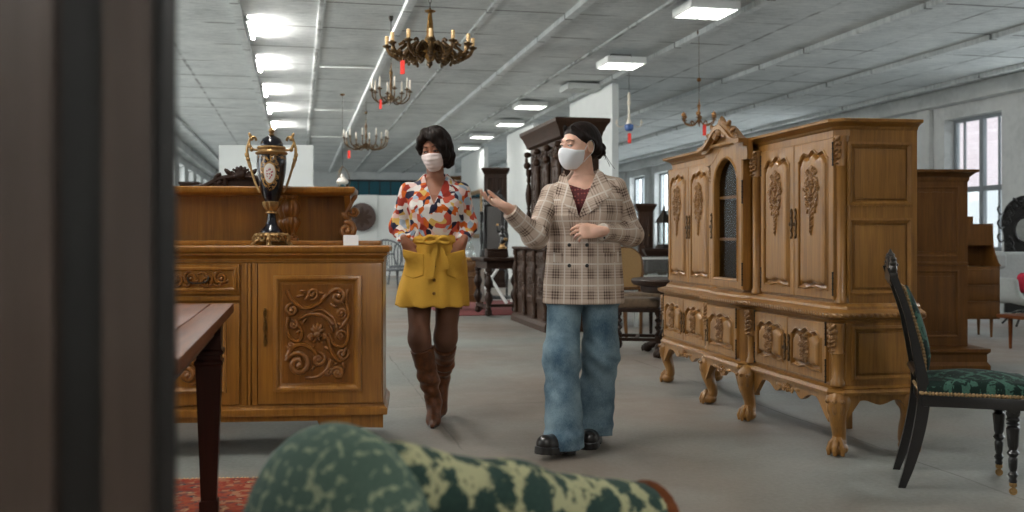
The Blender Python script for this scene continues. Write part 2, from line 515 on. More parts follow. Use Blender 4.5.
WZ0, WZ1, WW, WP = .85, 3.42, 1.65, 2.74
wt = [15.9+WP*k for k in range(-7, 10)]          # window starts along the hall
wt_r = wt[2:]; wt_l = wt[2:]
def window_wall(name, d0, d1, wt):
    b = B(RZ)
    b.box(d0, d1, T0, T1, 0, WZ0); b.box(d0, d1, T0, T1, WZ1, HC)
    e = T0
    for t in wt:
        b.box(d0, d1, e, t, WZ0, WZ1); e = t+WW
    b.box(d0, d1, e, T1, WZ0, WZ1)
    return struct(b.obj(name, M['wall'], smooth=0))
window_wall('wall_right', DR, DR+.35, wt_r); window_wall('wall_left', DL-.35, DL, wt_l)
def window(n, t, d, sgn):
    b = B(RZ); x0, x1 = d-.03, d+.03
    f = .07
    for (y0, y1, z0, z1) in ((t, t+f, WZ0, WZ1), (t+WW-f, t+WW, WZ0, WZ1), (t+f, t+WW-f, WZ0, WZ0+f), (t+f, t+WW-f, WZ1-f, WZ1)):
        b.box(x0, x1, y0, y1, z0, z1)
    b.box(x0-.01, x1+.01, t+WW*.5-.055, t+WW*.5+.055, WZ0+f, WZ1-f)
    b.box(x0, x1, t+f, t+WW-f, 1.98, 2.08)
    for q in (t+WW*.22, t+WW*.82): b.box(d-.018, d+.018, q-.02, q+.02, WZ0+f, WZ1-f)
    w = struct(b.obj('window_%d' % n, M['frame_grey'], smooth=0))
    g = B(RZ).box(d-.004, d+.004, t+f, t+WW-f, WZ0+f, WZ1-f).obj('pane', M['glass'], w, 0)
    s = B(RZ).box(min(d+sgn*.05, d+sgn*.42), max(d+sgn*.05, d+sgn*.42), t-.05, t+WW+.05, WZ0-.04, WZ0, .008).obj('sill', M['white_metal'], w, 0)
wn = 0
for t in wt_r: wn += 1; window(wn, t, DR+.24, -1)
for t in wt_l: wn += 1; window(wn, t, DL-.24, 1)

# ribs and joints under the ceiling slabs
rn = 0
for k in range(-1, 7):
    d = -.75+2.08*k; rn += 1
    slab('trim_%d' % rn, d-.055, d+.055, T0, T1, HC-.075, HC, M['ceiling'], .008)
for k in range(0, 3):
    d = .3+2.08*k; rn += 1
    slab('trim_%d' % rn, d-.05, d+.03, T0, T1, HC-.035, HC, M['ceiling'], .01)
for t in (16.9, 22.6, 28.5):                       # short conduits across the first bays
    rn += 1; slab('trim_%d' % rn, .35, 1.26, t-.03, t+.03, HC-.05, HC, M['white_metal'], .01)
for d, nm in ((DL+.12, 'trim_left'), (DR-.15, 'trim_right')):
    slab(nm, d-.14, d+.14, T0, T1, HC-.3, HC, M['wall'], .02)
for i in range(8):                                 # piers on the window wall
    t = 15.9+WP*(i*1.0)+WW+.35; rn += 1
    slab('trim_%d' % rn, DR-.1, DR, t, t+.4, 0, HC-.3, M['wall'], .01)

# white partition walls standing in a row
for n, (y0, y1, d) in enumerate(((17.9, 20.7, 5.5), (23.9, 26.9, 5.5), (30.2, 34.4, 5.5), (36.5, 39, 5.5))):
    t0 = (y0-.2093*d)/.9779; t1 = (y1-.2093*d)/.9779
    slab('wall_partition_%d' % (n+1), d, d+.12, t0, t1, 0, HC-.11, M['white'])
def panel(name, px0, px1, ytop, Y, th=.08):
    return struct(B().box(at(px0, Y), at(px1, Y), Y, Y+th, 0, zz(ytop, Y)).obj(name, M['white']))
panel('wall_screen_1', 219, 313, 145, 19)
panel('wall_screen_2', 318, 377.5, 195, 29)
panel('wall_screen_3', 377.8, 440, 195.5, 29.05)
# teal glazing band high on the far wall
tb = B(RZ)
for i in range(16):
    x = 2.1+i*.46
    tb.box(x, x+.42, T1-.06, T1-.01, 2.93, 3.55)
w = struct(tb.obj('window_far', M['teal'], None, 0))
fb = B(RZ).box(2.0, 9.6, T1-.05, T1-.002, 2.85, 3.62).obj('frame', M['iron'], w, 0)

# the house across the street, outside the right-hand windows
o = B(RZ).box(24, 30, 0, 60, -3, 8.5, 0).obj('facade', M['facade'], smooth=0); struct(o)
struct(B(RZ).box(DR+.5, 24, -10, 60, -.6, -.3).obj('ground', M['wall'], smooth=0))
struct(B(RZ).box(DL-30, DL-.5, -10, 60, -.6, -.3).obj('ground_yard', M['wall'], smooth=0))

# ---------------------------------------------------------------- light
W = bpy.data.worlds.new('sky'); SC.world = W; W.use_nodes = True
W.node_tree.nodes['Background'].inputs[0].default_value = (.9, .96, 1, 1); W.node_tree.nodes['Background'].inputs[1].default_value = SKY
def area(name, t, d, z, sx, sy, power, rot, col=(1,1,1)):
    L = bpy.data.lights.new(name, 'AREA'); L.shape = 'RECTANGLE'; L.size = sx; L.size_y = sy; L.energy = power; L.color = col
    o = bpy.data.objects.new(name, L); COL.objects.link(o)
    x, y = hall(t, d); o.location = (x, y, z)
    o.rotation_euler = (Matrix.Rotation(TH, 3, 'Z') @ Euler(rot).to_matrix()).to_euler()
    return o
for t in wt_r:
    if abs(t-15.9) > .1 and abs(t-18.64) > .1:
        area('daylight', t+WW/2, DR+.4, 2.15, 2.5, 1.6, DAY_R, (0, R(90), 0), (.93, .97, 1))
for t in wt_l:
    area('daylight', t+WW/2, DL-.4, 2.15, 2.5, 1.6, DAY_L, (0, R(-90), 0), (1, .98, .94))
M['tube'] = emit('fluorescent tube', (1, .96, .9), LAMP)
M['diff'] = emit('lit louvre', (1, .97, .92), LAMP*.62)
M['tube_hot'] = emit('bright strip tube', (1, .97, .92), STRIP)
# ---------------------------------------------------------------- ceiling lights
def louvre_light(label, Y, px, lit=True, drop=.0):
    z = HC-.045-drop
    t = thing('ceiling_light', label, 'ceiling light', (at(px, Y), Y, z-.1), TH, 'square louvre lights under the ceiling')
    s = .31
    b = B(); b.box(-s, s, -s, s, .07, .1)
    for q in (-1, 1):
        b.box(min(q*s, q*(s-.02)), max(q*s, q*(s-.02)), -s, s, 0, .07); b.box(-s, s, min(q*s, q*(s-.02)), max(q*s, q*(s-.02)), 0, .07)
    b.obj('housing', M['white_metal'], t, 0)
    l = B()
    for i in range(1, 7): l.box(-s+.02, s-.02, -s+i*2*s/7-.004, -s+i*2*s/7+.004, .003, .035)
    for i in range(1, 4): l.box(-s+i*2*s/4-.006, -s+i*2*s/4+.006, -s+.02, s-.02, .0, .035)
    l.obj('louvre', M['white_metal'], t, 0)
    if lit: B().box(-s+.02, s-.02, -s+.02, s-.02, .045, .06).obj('diffuser', M['diff'], t, 0)
    else:
        for i in range(4): B().tube([(-s+.08+i*.155, -s+.03, .05), (-s+.08+i*.155, s-.03, .05)], .013).obj('tube', M['ivory'], t)
    if drop > .02:
        h = B()
        h.tube([(-.2, 0, .1), (-.16, 0, .1+drop), (.16, 0, .1+drop), (.2, 0, .1)], .008, 6)
        h.obj('hanger', M['iron'], t)
    return t
louvre_light('large square louvre light at the top edge, nearest lit one above the oak cabinet', 12.1, 706, True, .03)
louvre_light('lit square louvre light on a wire loop beside the first white partition', 15.5, 621, True, .08)
louvre_light('unlit square louvre light just left of the first white partition top', 18.6, 580, False)
louvre_light('lit square louvre light above the dark carved cornice, second white partition below', 21, 530, True)
louvre_light('warm lit louvre light at the top of the second white partition', 24.2, 510, True)
louvre_light('small lit louvre light beside the masked woman in the flowered blouse', 27.2, 482, True)
louvre_light('tiny lit louvre light deepest in the row above the third white partition', 30.5, 469, True)
for Y, k in ((9, 'third'), (5.6, 'second'), (2.2, 'first')):
    tt = louvre_light('lit square louvre light out of view above the aisle, %s of the row' % k, Y, 512+1000*(4.8*1.0227/Y-.214), True)

def strip(label, t, d=-.62):
    x, y = hall(t, d)
    o = thing('strip_light', label, 'strip light', (x, y, HC-.1), TH, 'strip lights along the ceiling rib')
    B().box(-.058, -.02, -.62, .62, .03, .095, .006).obj('housing', M['white_metal'], o)
    B().tube([(.0, -.6, .05), (.0, .6, .05)], .014, 8).obj('tube', M['tube_hot'], o)
    for q in (-.61, .61): B().box(-.04, .02, q-.012, q+.012, .03, .07).obj('socket', M['white_metal'], o, 0)
for i, (t, w) in enumerate(((14.05, 'nearest and brightest one'), (16.9, 'second from the near end'), (19.9, 'third from the near end'),
                            (22.6, 'fourth from the near end'), (26, 'farthest of the row, behind the vase'))):
    strip('glowing strip light on the ceiling rib, '+w, t)
for i in range(3): strip('strip light out of view overhead, %s behind the brightest' % ('first','second','third')[i], 11.2-i*3.4)
for i in range(3): strip('added fill strip light out of view behind us on the second rib, '+('nearest','middle','farthest')[i], -.6-i*2.2, 1.46)  # unseen strips added behind the camera as fill for surfaces facing it

# ---------------------------------------------------------------- chandeliers
def chain(b, z0, z1, r=.011, link_=.04):
    n = max(2, int((z1-z0)/link_)); s = (z1-z0)/n
    for i in range(n):
        zc = z0+(i+.5)*s; pts = []
        for k in range(9):
            a = 2*pi*k/8; u = r*cos(a); w = s*.62*sin(a)
            pts.append((u, 0, zc+w) if i % 2 else (0, u, zc+w))
        b.tube(pts, .0028, 4, False)

def tagcard(label, x, y, ztop, w, h, string=.05):
    o = thing('price_tag', label, 'price tag', (x, y, ztop), random.uniform(-.5, .5), 'red tags under the chandeliers')
    b = B(); b.prism([(-w/2, -string-h), (w/2, -string-h), (w/2, -string-.012), (w/2-.012, -string), (-w/2+.012, -string), (-w/2, -string-.012)], -.0012, .0012)
    b.obj('card', M['redtag'], o, 0)
    B().tube([(0, 0, 0), (.002, 0, -string/2), (0, 0, -string+.004)], .0016, 5).obj('string', M['candle'], o)

# 1: broad cast-bronze chandelier with many curled arms
Y = 9.0; x = at(430, Y); zb = zz(62, Y)
c = thing('chandelier', 'broad dark bronze chandelier with a ring of curled arms and candle sleeves', 'chandelier', (x, Y, zb), 0, 'chandeliers')
b = B(); b.lathe([(.002,0),(.03,.01),(.05,.05),(.07,.09),(.045,.13),(.06,.17),(.05,.2),(.032,.24),(.026,.34),(.018,.42),(.016,.44),(.045,.45),(.05,.46),(.012,.475),(.004,.49)], seg=14, flute=.06, nf=7)
b.obj('stem', M['brass'], c)
b = B(); chain(b, .49, HC-.05-zb); b.obj('chain', M['iron'], c)
B().lathe([(.01,-.05),(.05,-.03),(.06,0),(.002,0.002)], (0,0,HC-zb-.002)).obj('canopy', M['iron'], c)
for i in range(12):
    a = 2*pi*i/12+.1; ca, sa = cos(a), sin(a)
    def pl(r, z): return (r*ca, r*sa, z)
    b = B()
    b.tube(spline([pl(.04,.1), pl(.12,.16), pl(.2,.1), pl(.26,.03), pl(.35,.06), pl(.385,.12)], 5), [.018]*6+[.022]*8+[.016]*12, 6)
    b.tube(spline([pl(.1,.06), pl(.16,.02), pl(.21,.07), pl(.17,.12), pl(.14,.08)], 5), .014, 6)
    b.tube(spline([pl(.3,.08), pl(.26,.12), pl(.22,.15), pl(.24,.17), pl(.28,.15)], 5), .013, 6)
    for q in range(4): b.ell(pl(.16+.05*q, .05+.03*sin(q*2.1)), (.03,.03,.022), None, 6, 4)
    b.ell(pl(.22, .0), (.014,.014,.022), None, 6, 4); b.ell(pl(.3, .03), (.01,.01,.02), None, 6, 4)
    ar = b.obj('arm', M['bronze'], c)
    B().lathe([(.006,-.02),(.018,-.01),(.036,0),(.04,.012),(.014,.01),(.014,.03)], pl(.385,.125), 10).obj('drip_pan', M['bronze'], ar)
    B().lathe([(.017,0),(.0175,.068),(.014,.073),(.002,.074)], pl(.385,.15), 8).obj('candle', M['candle'], ar)
tagcard('red tag hanging under the left of the broad bronze chandelier', at(402.5, 8.95), 8.95, zz(58, 8.95), .042, .125, .02)

def arm_chandelier(label, px, Y, pyb, arms, Rr, hgt, mt, candle, canopy_mt, up=.12, thick=.009, cup=True, cord=False):
    x = at(px, Y); zb = zz(pyb, Y)
    c = thing('chandelier', label, 'chandelier', (x, Y, zb), .3, 'chandeliers')
    k = hgt
    B().lathe([(.002,0),(.014,.01*k),(.02,.03*k),(.01,.05*k),(.035*k+.01,.1*k),(.045*k+.01,.16*k),(.016,.22*k),(.012,.3*k),(.03*k+.005,.4*k),(.03*k+.005,.46*k),(.012,.54*k),(.02,.7*k),(.026,.76*k),(.01,.84*k),(.006,.97*k),(.012,.985*k),(.003,k)], seg=14).obj('stem', mt, c)
    b = B()
    if cord: b.tube([(0,0,k), (0,0,HC-.06-zb)], .0035, 5)
    else: chain(b, k, HC-.04-zb)
    b.obj('chain', canopy_mt, c)
    if cord: B().ell((0,0,k+.28*(HC-zb-k)), .03, None, 12, 8).obj('cord_ball', mt, c)
    B().lathe([(.006,-.07),(.022,-.055),(.03,-.03),(.028,0),(.002,.001)], (0,0,HC-zb-.002), 12).obj('canopy', canopy_mt, c)
    for i in range(arms):
        a = 2*pi*i/arms; ca, sa = cos(a), sin(a)
        def pl(r, z): return (r*ca, r*sa, z)
        b = B()
        b.tube(spline([pl(.02,.18*k), pl(.3*Rr,.02*k), pl(.62*Rr,.0), pl(.93*Rr,up*.4), pl(Rr,up)], 6), thick, 6)
        b.tube(spline([pl(.3*Rr,.06*k), pl(.42*Rr,.14*k), pl(.55*Rr,.12*k), pl(.5*Rr,.06*k)], 4), thick*.7, 5)
        ar = b.obj('arm', mt, c)
        B().lathe([(.005,-.012),(.014,-.008),(.036,.004),(.038,.01),(.012,.008),(.014,.03),(.01,.032)], pl(Rr, up), 10).obj('drip_pan', mt, ar)
        if candle == 'long': B().lathe([(.0115,0),(.0115,.12),(.004,.13),(.001,.145)], pl(Rr, up+.03), 8).obj('candle', M['ivory'], ar)
        else: B().lathe([(.016,0),(.03,.012),(.034,.035),(.028,.055),(.012,.06),(.008,.075),(.001,.08)], pl(Rr, up+.025), 10).obj('candle', mt, ar)
    return c
arm_chandelier('slender brass chandelier with pale candles under the broad bronze one', 391, 13, 103, 8, .25, .52, M['bronze'], 'long', M['iron'], .15)
tagcard('small red tag under the slender brass chandelier with pale candles', at(380.5, 12.95), 12.95, zz(97, 12.95), .038, .125, .03)
arm_chandelier('wide flat brass chandelier with pale candles left of the flowered blouse', 366, 20.5, 149, 10, .45, .62, M['bronze'], 'long', M['iron'], .22, .012, cord=True)
tagcard('tiny red tag under the wide flat chandelier farthest from us', at(349, 20.4), 20.4, zz(149, 20.4), .05, .16, .03)
arm_chandelier('copper chandelier with round cups hanging above the oak cabinet crest', 699, 13.9, 125, 6, .235, .36, M['copper'], 'cup', M['bronze'], .075, cord=True)
tagcard('red tag hanging under the copper chandelier above the oak cabinet', at(704.5, 13.8), 13.8, zz(124, 13.8), .05, .15, .01)

# white candle-stem pendant with a blue dish, and the hanging oil lamp
Y = 17; zb = zz(131, Y)
c = thing('pendant_lamp', 'white slender pendant lamp with a blue dish beside the first white partition', 'lamp', (at(629, Y), Y, zb), 0)
B().lathe([(.002,0),(.05,.0),(.075,.03),(.08,.1),(.05,.12),(.002,.122)], seg=14).obj('dish', plain('blue enamel', srgb(52,84,140), .4), c)
B().lathe([(.045,.12),(.04,.15),(.022,.22),(.016,.42),(.03,.45),(.03,.5),(.018,.53),(.028,.58),(.02,.64),(.004,.66)], seg=12).obj('stem', M['ivory'], c)
for q in (-1, 1):
    ar = B().tube(spline([(q*.07,0,.1), (q*.14,0,.07), (q*.2,0,.09), (q*.21,0,.13)], 5), .009, 6).obj('arm', M['ivory'], c)
    B().lathe([(.004,0),(.03,.004),(.03,.016),(.012,.02),(.01,.06),(.002,.065)], (q*.21,0,.13), 10).obj('cup', M['ivory'], ar)
B().tube([(0,0,.66),(0,0,HC-.03-zb)], .004, 5).obj('cord', M['iron'], c)
B().lathe([(.01,-.04),(.05,-.02),(.05,0),(.002,.001)], (0,0,HC-zb-.002), 12).obj('canopy', M['ivory'], c)
tagcard('red tag under the white pendant lamp with the blue dish', at(629.5, 16.9), 16.9, zz(132, 16.9), .06, .17, .02)
Y = 20; zb = zz(192, Y)
c = thing('oil_lamp', 'hanging oil lamp with a white glass chimney past the end of the sideboard gallery', 'lamp', (at(342.5, Y), Y, zb), 0)
B().lathe([(.002,0),(.05,.01),(.09,.05),(.09,.09),(.04,.13),(.04,.15),(.002,.16)], seg=14).obj('font', M['teal'], c)
B().lathe([(.03,.14),(.1,.16),(.125,.2),(.1,.25),(.045,.29),(.035,.36),(.028,.362)], seg=14).obj('chimney', M['porcelain'], c)
b = B()
for q in range(3):
    a = 2*pi*q/3; b.tube(spline([(.09*cos(a),.09*sin(a),.07),(.15*cos(a),.15*sin(a),.2),(.1*cos(a),.1*sin(a),.4),(0,0,.52)], 5), .006, 5)
b.obj('hanger', M['brass'], c)
B().tube([(0,0,.52),(0,0,HC-.03-zb)], .005, 5).obj('cord', M['iron'], c)
B().lathe([(.01,-.04),(.05,-.02),(.05,0),(.002,.001)], (0,0,HC-zb-.002), 12).obj('canopy', M['brass'], c)
# ---------------------------------------------------------------- big carved oak display cabinet
def foot(poly_w, cw, yc, dep, o, ch=.06):
    """footprint seen from above: straight sides, a centre bay that steps forward; o = outward margin"""
    w, c, y0 = poly_w+o, cw+o, yc-o
    return [(-w, dep+o*.0), (-w, ch-o), (-w+ch, -o), (-c-ch*.7, -o), (-c, y0+.015), (-c+.045, y0-.03), (c-.045, y0-.03), (c, y0+.015), (c+ch*.7, -o), (w-ch, -o), (w, ch-o), (w, dep)]

def ogee(x0, x1, z0, z1, at_, ab, n=22, side=0):
    """cupid's-bow panel outline"""
    xc, hw = (x0+x1)/2, (x1-x0)/2
    P = []
    for i in range(n+1):
        u = -1+2*i/n; P.append((xc+u*hw, z0+ab*.6*(.5+.5*cos(2*pi*u))*(1-abs(u)**6)))
    for i in range(1, 8): P.append((x1-side*sin(pi*i/8), z0+(z1-at_*.9-z0)*i/8))
    for i in range(n+1):
        u = 1-2*i/n
        e = (1-abs(u))
        P.append((xc+u*hw, z1-at_*.9+at_*(.35*cos(pi*u/2)**2+.2*cos(3*pi*u)+.45)*min(1, e*5)))
    for i in range(7, 0, -1): P.append((x0+side*sin(pi*i/8), z0+(z1-at_*.9-z0)*i/8))
    return P

def bouquet(b, cx, z0, z1, w, y, seed, drop=.35, S=1):
    """carved posy: flowers and leaves over a trailing tail"""
    r = random.Random(seed); H = z1-z0; zt = z0+H*drop
    b.stem([(cx, z0), (cx+.006, (z0+zt)/2), (cx, zt), (cx, z1)], .003, .007, y)
    for i in range(6):
        z = z0+(zt-z0)*(.12+.15*i); s = .4+.12*i
        for q in (-1, 1): b.leaf(cx, z, pi/2-q*.75, .04*s*S, .02*s*S, .008, y)
        b.ell((cx, y-.004, z), ((.007*s+.003)*S,.008,(.007*s+.004)*S), None, 6, 4)
    n = 5
    for i in range(n):
        k = (i+.3)/n; z = zt+(z1-zt)*k; ww = w*sin(pi*(.16+.76*k))
        for q in (-1, 1):
            b.stem([(cx, z-.03), (cx+q*ww*.5, z-.005), (cx+q*ww*.9, z+.02)], .005, .003, y, n=5)
            b.leaf(cx+q*ww*.45, z, pi/2-q*(1.0+r.random()*.6), .042*S, .022*S, .010, y)
            b.leaf(cx+q*ww*.6, z-.01, -pi/2+q*.5, .034*S, .017*S, .009, y)
            if i % 2 == 0: b.flower(cx+q*ww*.8, z+.01, .02*S, .01, y, 5)
            else: b.scroll(cx+q*ww*.75, z, .018*S, .004, pi/2, q*1.2, .005, y, 12, 5)
    b.flower(cx, zt+(z1-zt)*.62, .029*S, .013, y, 7); b.flower(cx, zt+(z1-zt)*.28, .024*S, .012, y, 6)
    for q in (-.6, 0, .6): b.leaf(cx, z1-.02, pi/2+q, .04*S, .018*S, .009, y)

def escutcheon(x, z, y, L=.17):
    b = B()
    b.prism(sp2([(x-.009,z-L*.36),(x-.004,z-L*.2),(x-.011,z),(x-.004,z+L*.2),(x-.009,z+L*.36),(x,z+L*.5),(x+.009,z+L*.36),(x+.004,z+L*.2),(x+.011,z),(x+.004,z-L*.2),(x+.009,z-L*.36),(x,z-L*.5)], 3)[:-1], y-.004, y+.004)
    for k in (-.42, -.2, .2, .42): b.ell((x, y-.005, z+k*L), (.007,.005,.009), None, 6, 4)
    b.lathe([(.004,0),(.006,.01),(.003,.02)], (x, y-.012, z-.01), 6)
    return b
def hinge(x, z, y, L=.1):
    b = B(); b.tube([(x, y, z-L/2), (x, y, z+L/2)], .004, 7)
    for k in (-.5, -.25, 0, .25, .5): b.ell((x, y, z+k*L), (.006,.006,.006), None, 7, 4)
    return b

OW = 1.31
cab = thing('display_cabinet', 'large golden oak display cabinet with arched glass centre door on claw feet', 'cabinet', (1.353, 6.197, 0), R(-79.8))
DEP = .47
def shell(prof, name, mat=M['oak'], w=OW, c=.30, yc=-.02, d=DEP):
    b = B(); rings = []
    for o, z in prof: rings.append([(x, y, z) for x, y in foot(w, c, yc, d, o)])
    return b.loft(rings).obj(name, mat, cab, 30)
shell([(0,.3),(.02,.3),(.024,.315),(.012,.33),(.016,.335),(0,.342),(-.006,.345),(-.006,.655),(.0,.66),(.004,.67)], 'lower_body')
shell([(.0,.67),(.018,.674),(.034,.684),(.038,.695),(.034,.706),(.012,.714),(-.01,.722),(-.014,.735),(-.022,.742),(-.03,.75)], 'waist_moulding')
def half(o, z, s):
    p = foot(OW, .30, -.02, DEP, o); q = [(.185, DEP), (.185, -.02-o-.03)]+p[6:]
    return [(s*x, y, z) for x, y in q]
b = B()
for s_ in (-1, 1): b.loft([half(-.045, .75, s_), half(-.045, 1.588, s_)])
b.box(-.186, .186, -.005, DEP, .75, .83); b.box(-.186, .186, -.005, DEP, 1.56, 1.588); b.box(-.186, .186, .36, DEP, .83, 1.56)
b.obj('upper_body', M['oak'], cab, 30)
B().box(-.186, .186, .345, .3585, .83, 1.56).obj('back_board', M['gap'], cab, 0)
shell([(-.045,1.588),(-.044,1.615),(-.038,1.62),(-.034,1.63),(-.02,1.64),(.0,1.647),(.01,1.65),(.012,1.664),(.004,1.667)], 'cornice')
# rope edge of the waist
b = B()
fp = foot(OW, .30, -.02, DEP, .038)
for i in range(len(fp)-1):
    p, q = Vector(fp[i]), Vector(fp[i+1]); L = (q-p).length; n = max(1, int(L/.03)); d = (q-p)/n
    rot = Matrix.Rotation(atan2(d.y, d.x), 3, 'Z') @ Matrix.Rotation(.7, 3, 'Y')
    for k in range(n):
        c = p+d*(k+.5); b.ell((c.x, c.y, .695), (.018,.007,.0085), rot, 6, 4)
b.obj('rope_edge', M['oak_carved'], cab)

def rect_like(x0, x1, z0, z1, n=22):
    P = [(x0+(x1-x0)*i/n, z0) for i in range(n+1)]
    P += [(x1, z0+(z1-z0)*i/8) for i in range(1, 8)]
    P += [(x1-(x1-x0)*i/n, z1) for i in range(n+1)]
    return P+[(x0, z1-(z1-z0)*i/8) for i in range(1, 8)]
def door(x0, x1, z0, z1, y, seed, kind, hside):
    """kind: tall, low"""
    hw = (x1-x0)/2; xc = (x0+x1)/2
    m = .055 if kind == 'tall' else .05
    ol = ogee(x0+m, x1-m, z0+m*.9, z1-m*.9, .055 if kind == 'tall' else .04, .02, side=-.0)
    def rg(P, yy): return [(u, yy, w) for u, w in P]
    b = B(); b.loft([rg(rect_like(x0, x1, z0, z1), y+.005), rg(rect_like(x0, x1, z0, z1), y-.014), rg(rect_like(x0+.004, x1-.004, z0+.004, z1-.004), y-.018), rg(offs(ol, -.012), y-.018), rg(offs(ol, -.010), y-.0185)], False)
    b.box(x0+.01, x1-.01, y-.001, y+.005, z0+.01, z1-.01)
    d = b.obj('door', M['oak'], cab, 30)
    aw = .055 if kind == 'tall' else .04
    def og(i_): return ogee(x0+m+i_, x1-m-i_, z0+m*.9+i_, z1-m*.9-i_, aw, .02)
    b = B(); b.loft([rg(og(i_), y-.018-o_) for i_, o_ in [(-.008,-.0005),(-.006,.004),(-.002,.006),(.002,.002),(.004,-.011),(.012,-.0155),(.018,-.0155),(.022,-.002),(.027,.004),(.034,.008),(.05,.0085)]], False)
    b.obj('moulding', M['oak'], d, 30)
    b = B(); b.prism(og(.045), y-.0266, y-.001); b.obj('panel', M['oak'], d, 30)
    b = B()
    if kind == 'tall': bouquet(b, xc, z0+(z1-z0)*.40, z1-(z1-z0)*.17, hw*.40, y-.0285, seed, .40)
    else: bouquet(b, xc, z0+(z1-z0)*.26, z1-(z1-z0)*.26, hw*.24, y-.029, seed, .14, .66)
    b.obj('carving', M['oak_carved'], d, 50)
    kx = x0+.022 if hside > 0 else x1-.022
    escutcheon(kx, (z0+z1)/2-.02, y-.02, .17 if kind == 'tall' else .15).obj('escutcheon', M['bronze'], d)
    hx = x1-.004 if hside > 0 else x0+.004
    for q in ((.1, .9) if kind == 'tall' else (.18, .82)): hinge(hx, z0+(z1-z0)*q, y-.018, .11).obj('hinge', M['iron'], d)
    return d
yu, yl = .045, .006
for sgn in (-1, 1):
    for j in range(2):
        a = .385+j*.43; e = a+.425
        x0, x1 = (a, e) if sgn > 0 else (-e, -a)
        hs = 1 if (j == 1) == (sgn > 0) else -1
        door(x0, x1, .765, 1.575, yu, 10+j+sgn, 'tall', hs)
        door(x0, x1, .36, .65, yl, 20+j+sgn, 'low', hs)
# centre: glazed arched door above, low door below
yc_u, yc_l = -.02-.03+.045, -.02-.03+.006
door(-.24, .24, .36, .65, yc_l, 33, 'low', 1)
def arch(w, z0, zs, zt, n=20):
    P = [(-w, z0), (0-.0, z0), (w, z0), (w, (z0+zs)/2), (w, zs)]
    for i in range(1, n):
        u = 1-2*i/n
        k = cos(pi*u/2); P.append((w*u, zs+(zt-zs)*(.22*min(1, (1-abs(u))*6)+.78*k**.85)))
    P += [(-w, zs), (-w, (z0+zs)/2)]
    return P
gd = thing('tmp', '', ''); bpy.data.objects.remove(gd)
outer = arch(.255, .765, 1.545, 1.655)
b = B(); rings = []
inn = arch(.18, .83, 1.425, 1.565)
def ringpts(P, y): return [(u, y, w) for u, w in P]
b.loft([ringpts(outer, yc_u+.03), ringpts(outer, yc_u-.022), ringpts(offs(outer, .010), yc_u-.028), ringpts(offs(inn, -.018), yc_u-.028), ringpts(offs(inn, -.012), yc_u-.036), ringpts(offs(inn, -.002), yc_u-.03), ringpts(inn, yc_u-.014), ringpts(inn, yc_u+.03)], False, True)
gdoor = b.obj('glass_door', M['oak'], cab, 30)
b = B(); b.prism(inn, yc_u+.006, yc_u+.009); b.obj('pane', M['cab_glass'], gdoor, 0)
for q in (.86, 1.35): hinge(.262, q, yc_u-.03, .13).obj('hinge', M['iron'], gdoor)
escutcheon(-.222, 1.15, yc_u-.03).obj('escutcheon', M['bronze'], gdoor)
for z in (1.06, 1.32): B().box(-.184, .184, 0, .344, z, z+.018).obj('shelf', M['walnut'], cab, 0)
# arched hood over the centre
b = B()
prof = [(-.03,1.60),(-.1,1.60),(-.1,1.60)]
hood = [(-.335,1.60),(-.27,1.602),(-.2,1.62),(-.13,1.662),(-.06,1.70),(0,1.71),(.06,1.70),(.13,1.662),(.2,1.62),(.27,1.602),(.335,1.60)]
hp = sp2(hood, 4)
def band(o0, o1, ya, yb):
    up = [(x, z+o1) for x, z in hp]; dn = [(x, z+o0) for x, z in hp]
    return dn+up[::-1]
b.prism(band(-.06, .02, 0, 0), yc_u-.03, .0); b.prism(band(.018, .04, 0, 0), yc_u-.055, .0); b.prism(band(.038, .062, 0, 0), yc_u-.085, .01)
b.obj('arched_hood', M['oak'], cab, 30)
b = B(); b.prism([(-.25,1.57)]+[(x*.74, z-.02) for x, z in hp]+[(.25,1.57)], yc_u+.034, .02); 
b.obj('hood_board', M['oak'], cab, 30)
# shell crest and scrolls
b = B(); y = yc_u-.05
for i in range(9):
    a = pi/2+(i-4)*.27; b.leaf(0, 1.715, a, .12-.01*abs(i-4), .034, .022, y)
b.ell((0, y-.015, 1.735), (.035,.025,.03))
for q in (-1, 1):
    b.scroll(q*.07, 1.73, .042, .008, pi/2, -q*1.4, .015, y-.01, 20, 6)
    b.stem([(q*.06, 1.765), (q*.14, 1.735), (q*.2, 1.69), (q*.26, 1.66)], .02, .008, y-.01)
    b.leaf(q*.1, 1.745, pi/2-q*.9, .07, .03, .018, y-.01); b.leaf(q*.16, 1.715, pi/2-q*1.3, .07, .03, .016, y-.01)
    b.scroll(q*.25, 1.675, .024, .004, pi/2, q*1.3, .01, y-.01, 14, 6)
b.obj('crest', M['oak_carved'], cab, 50)
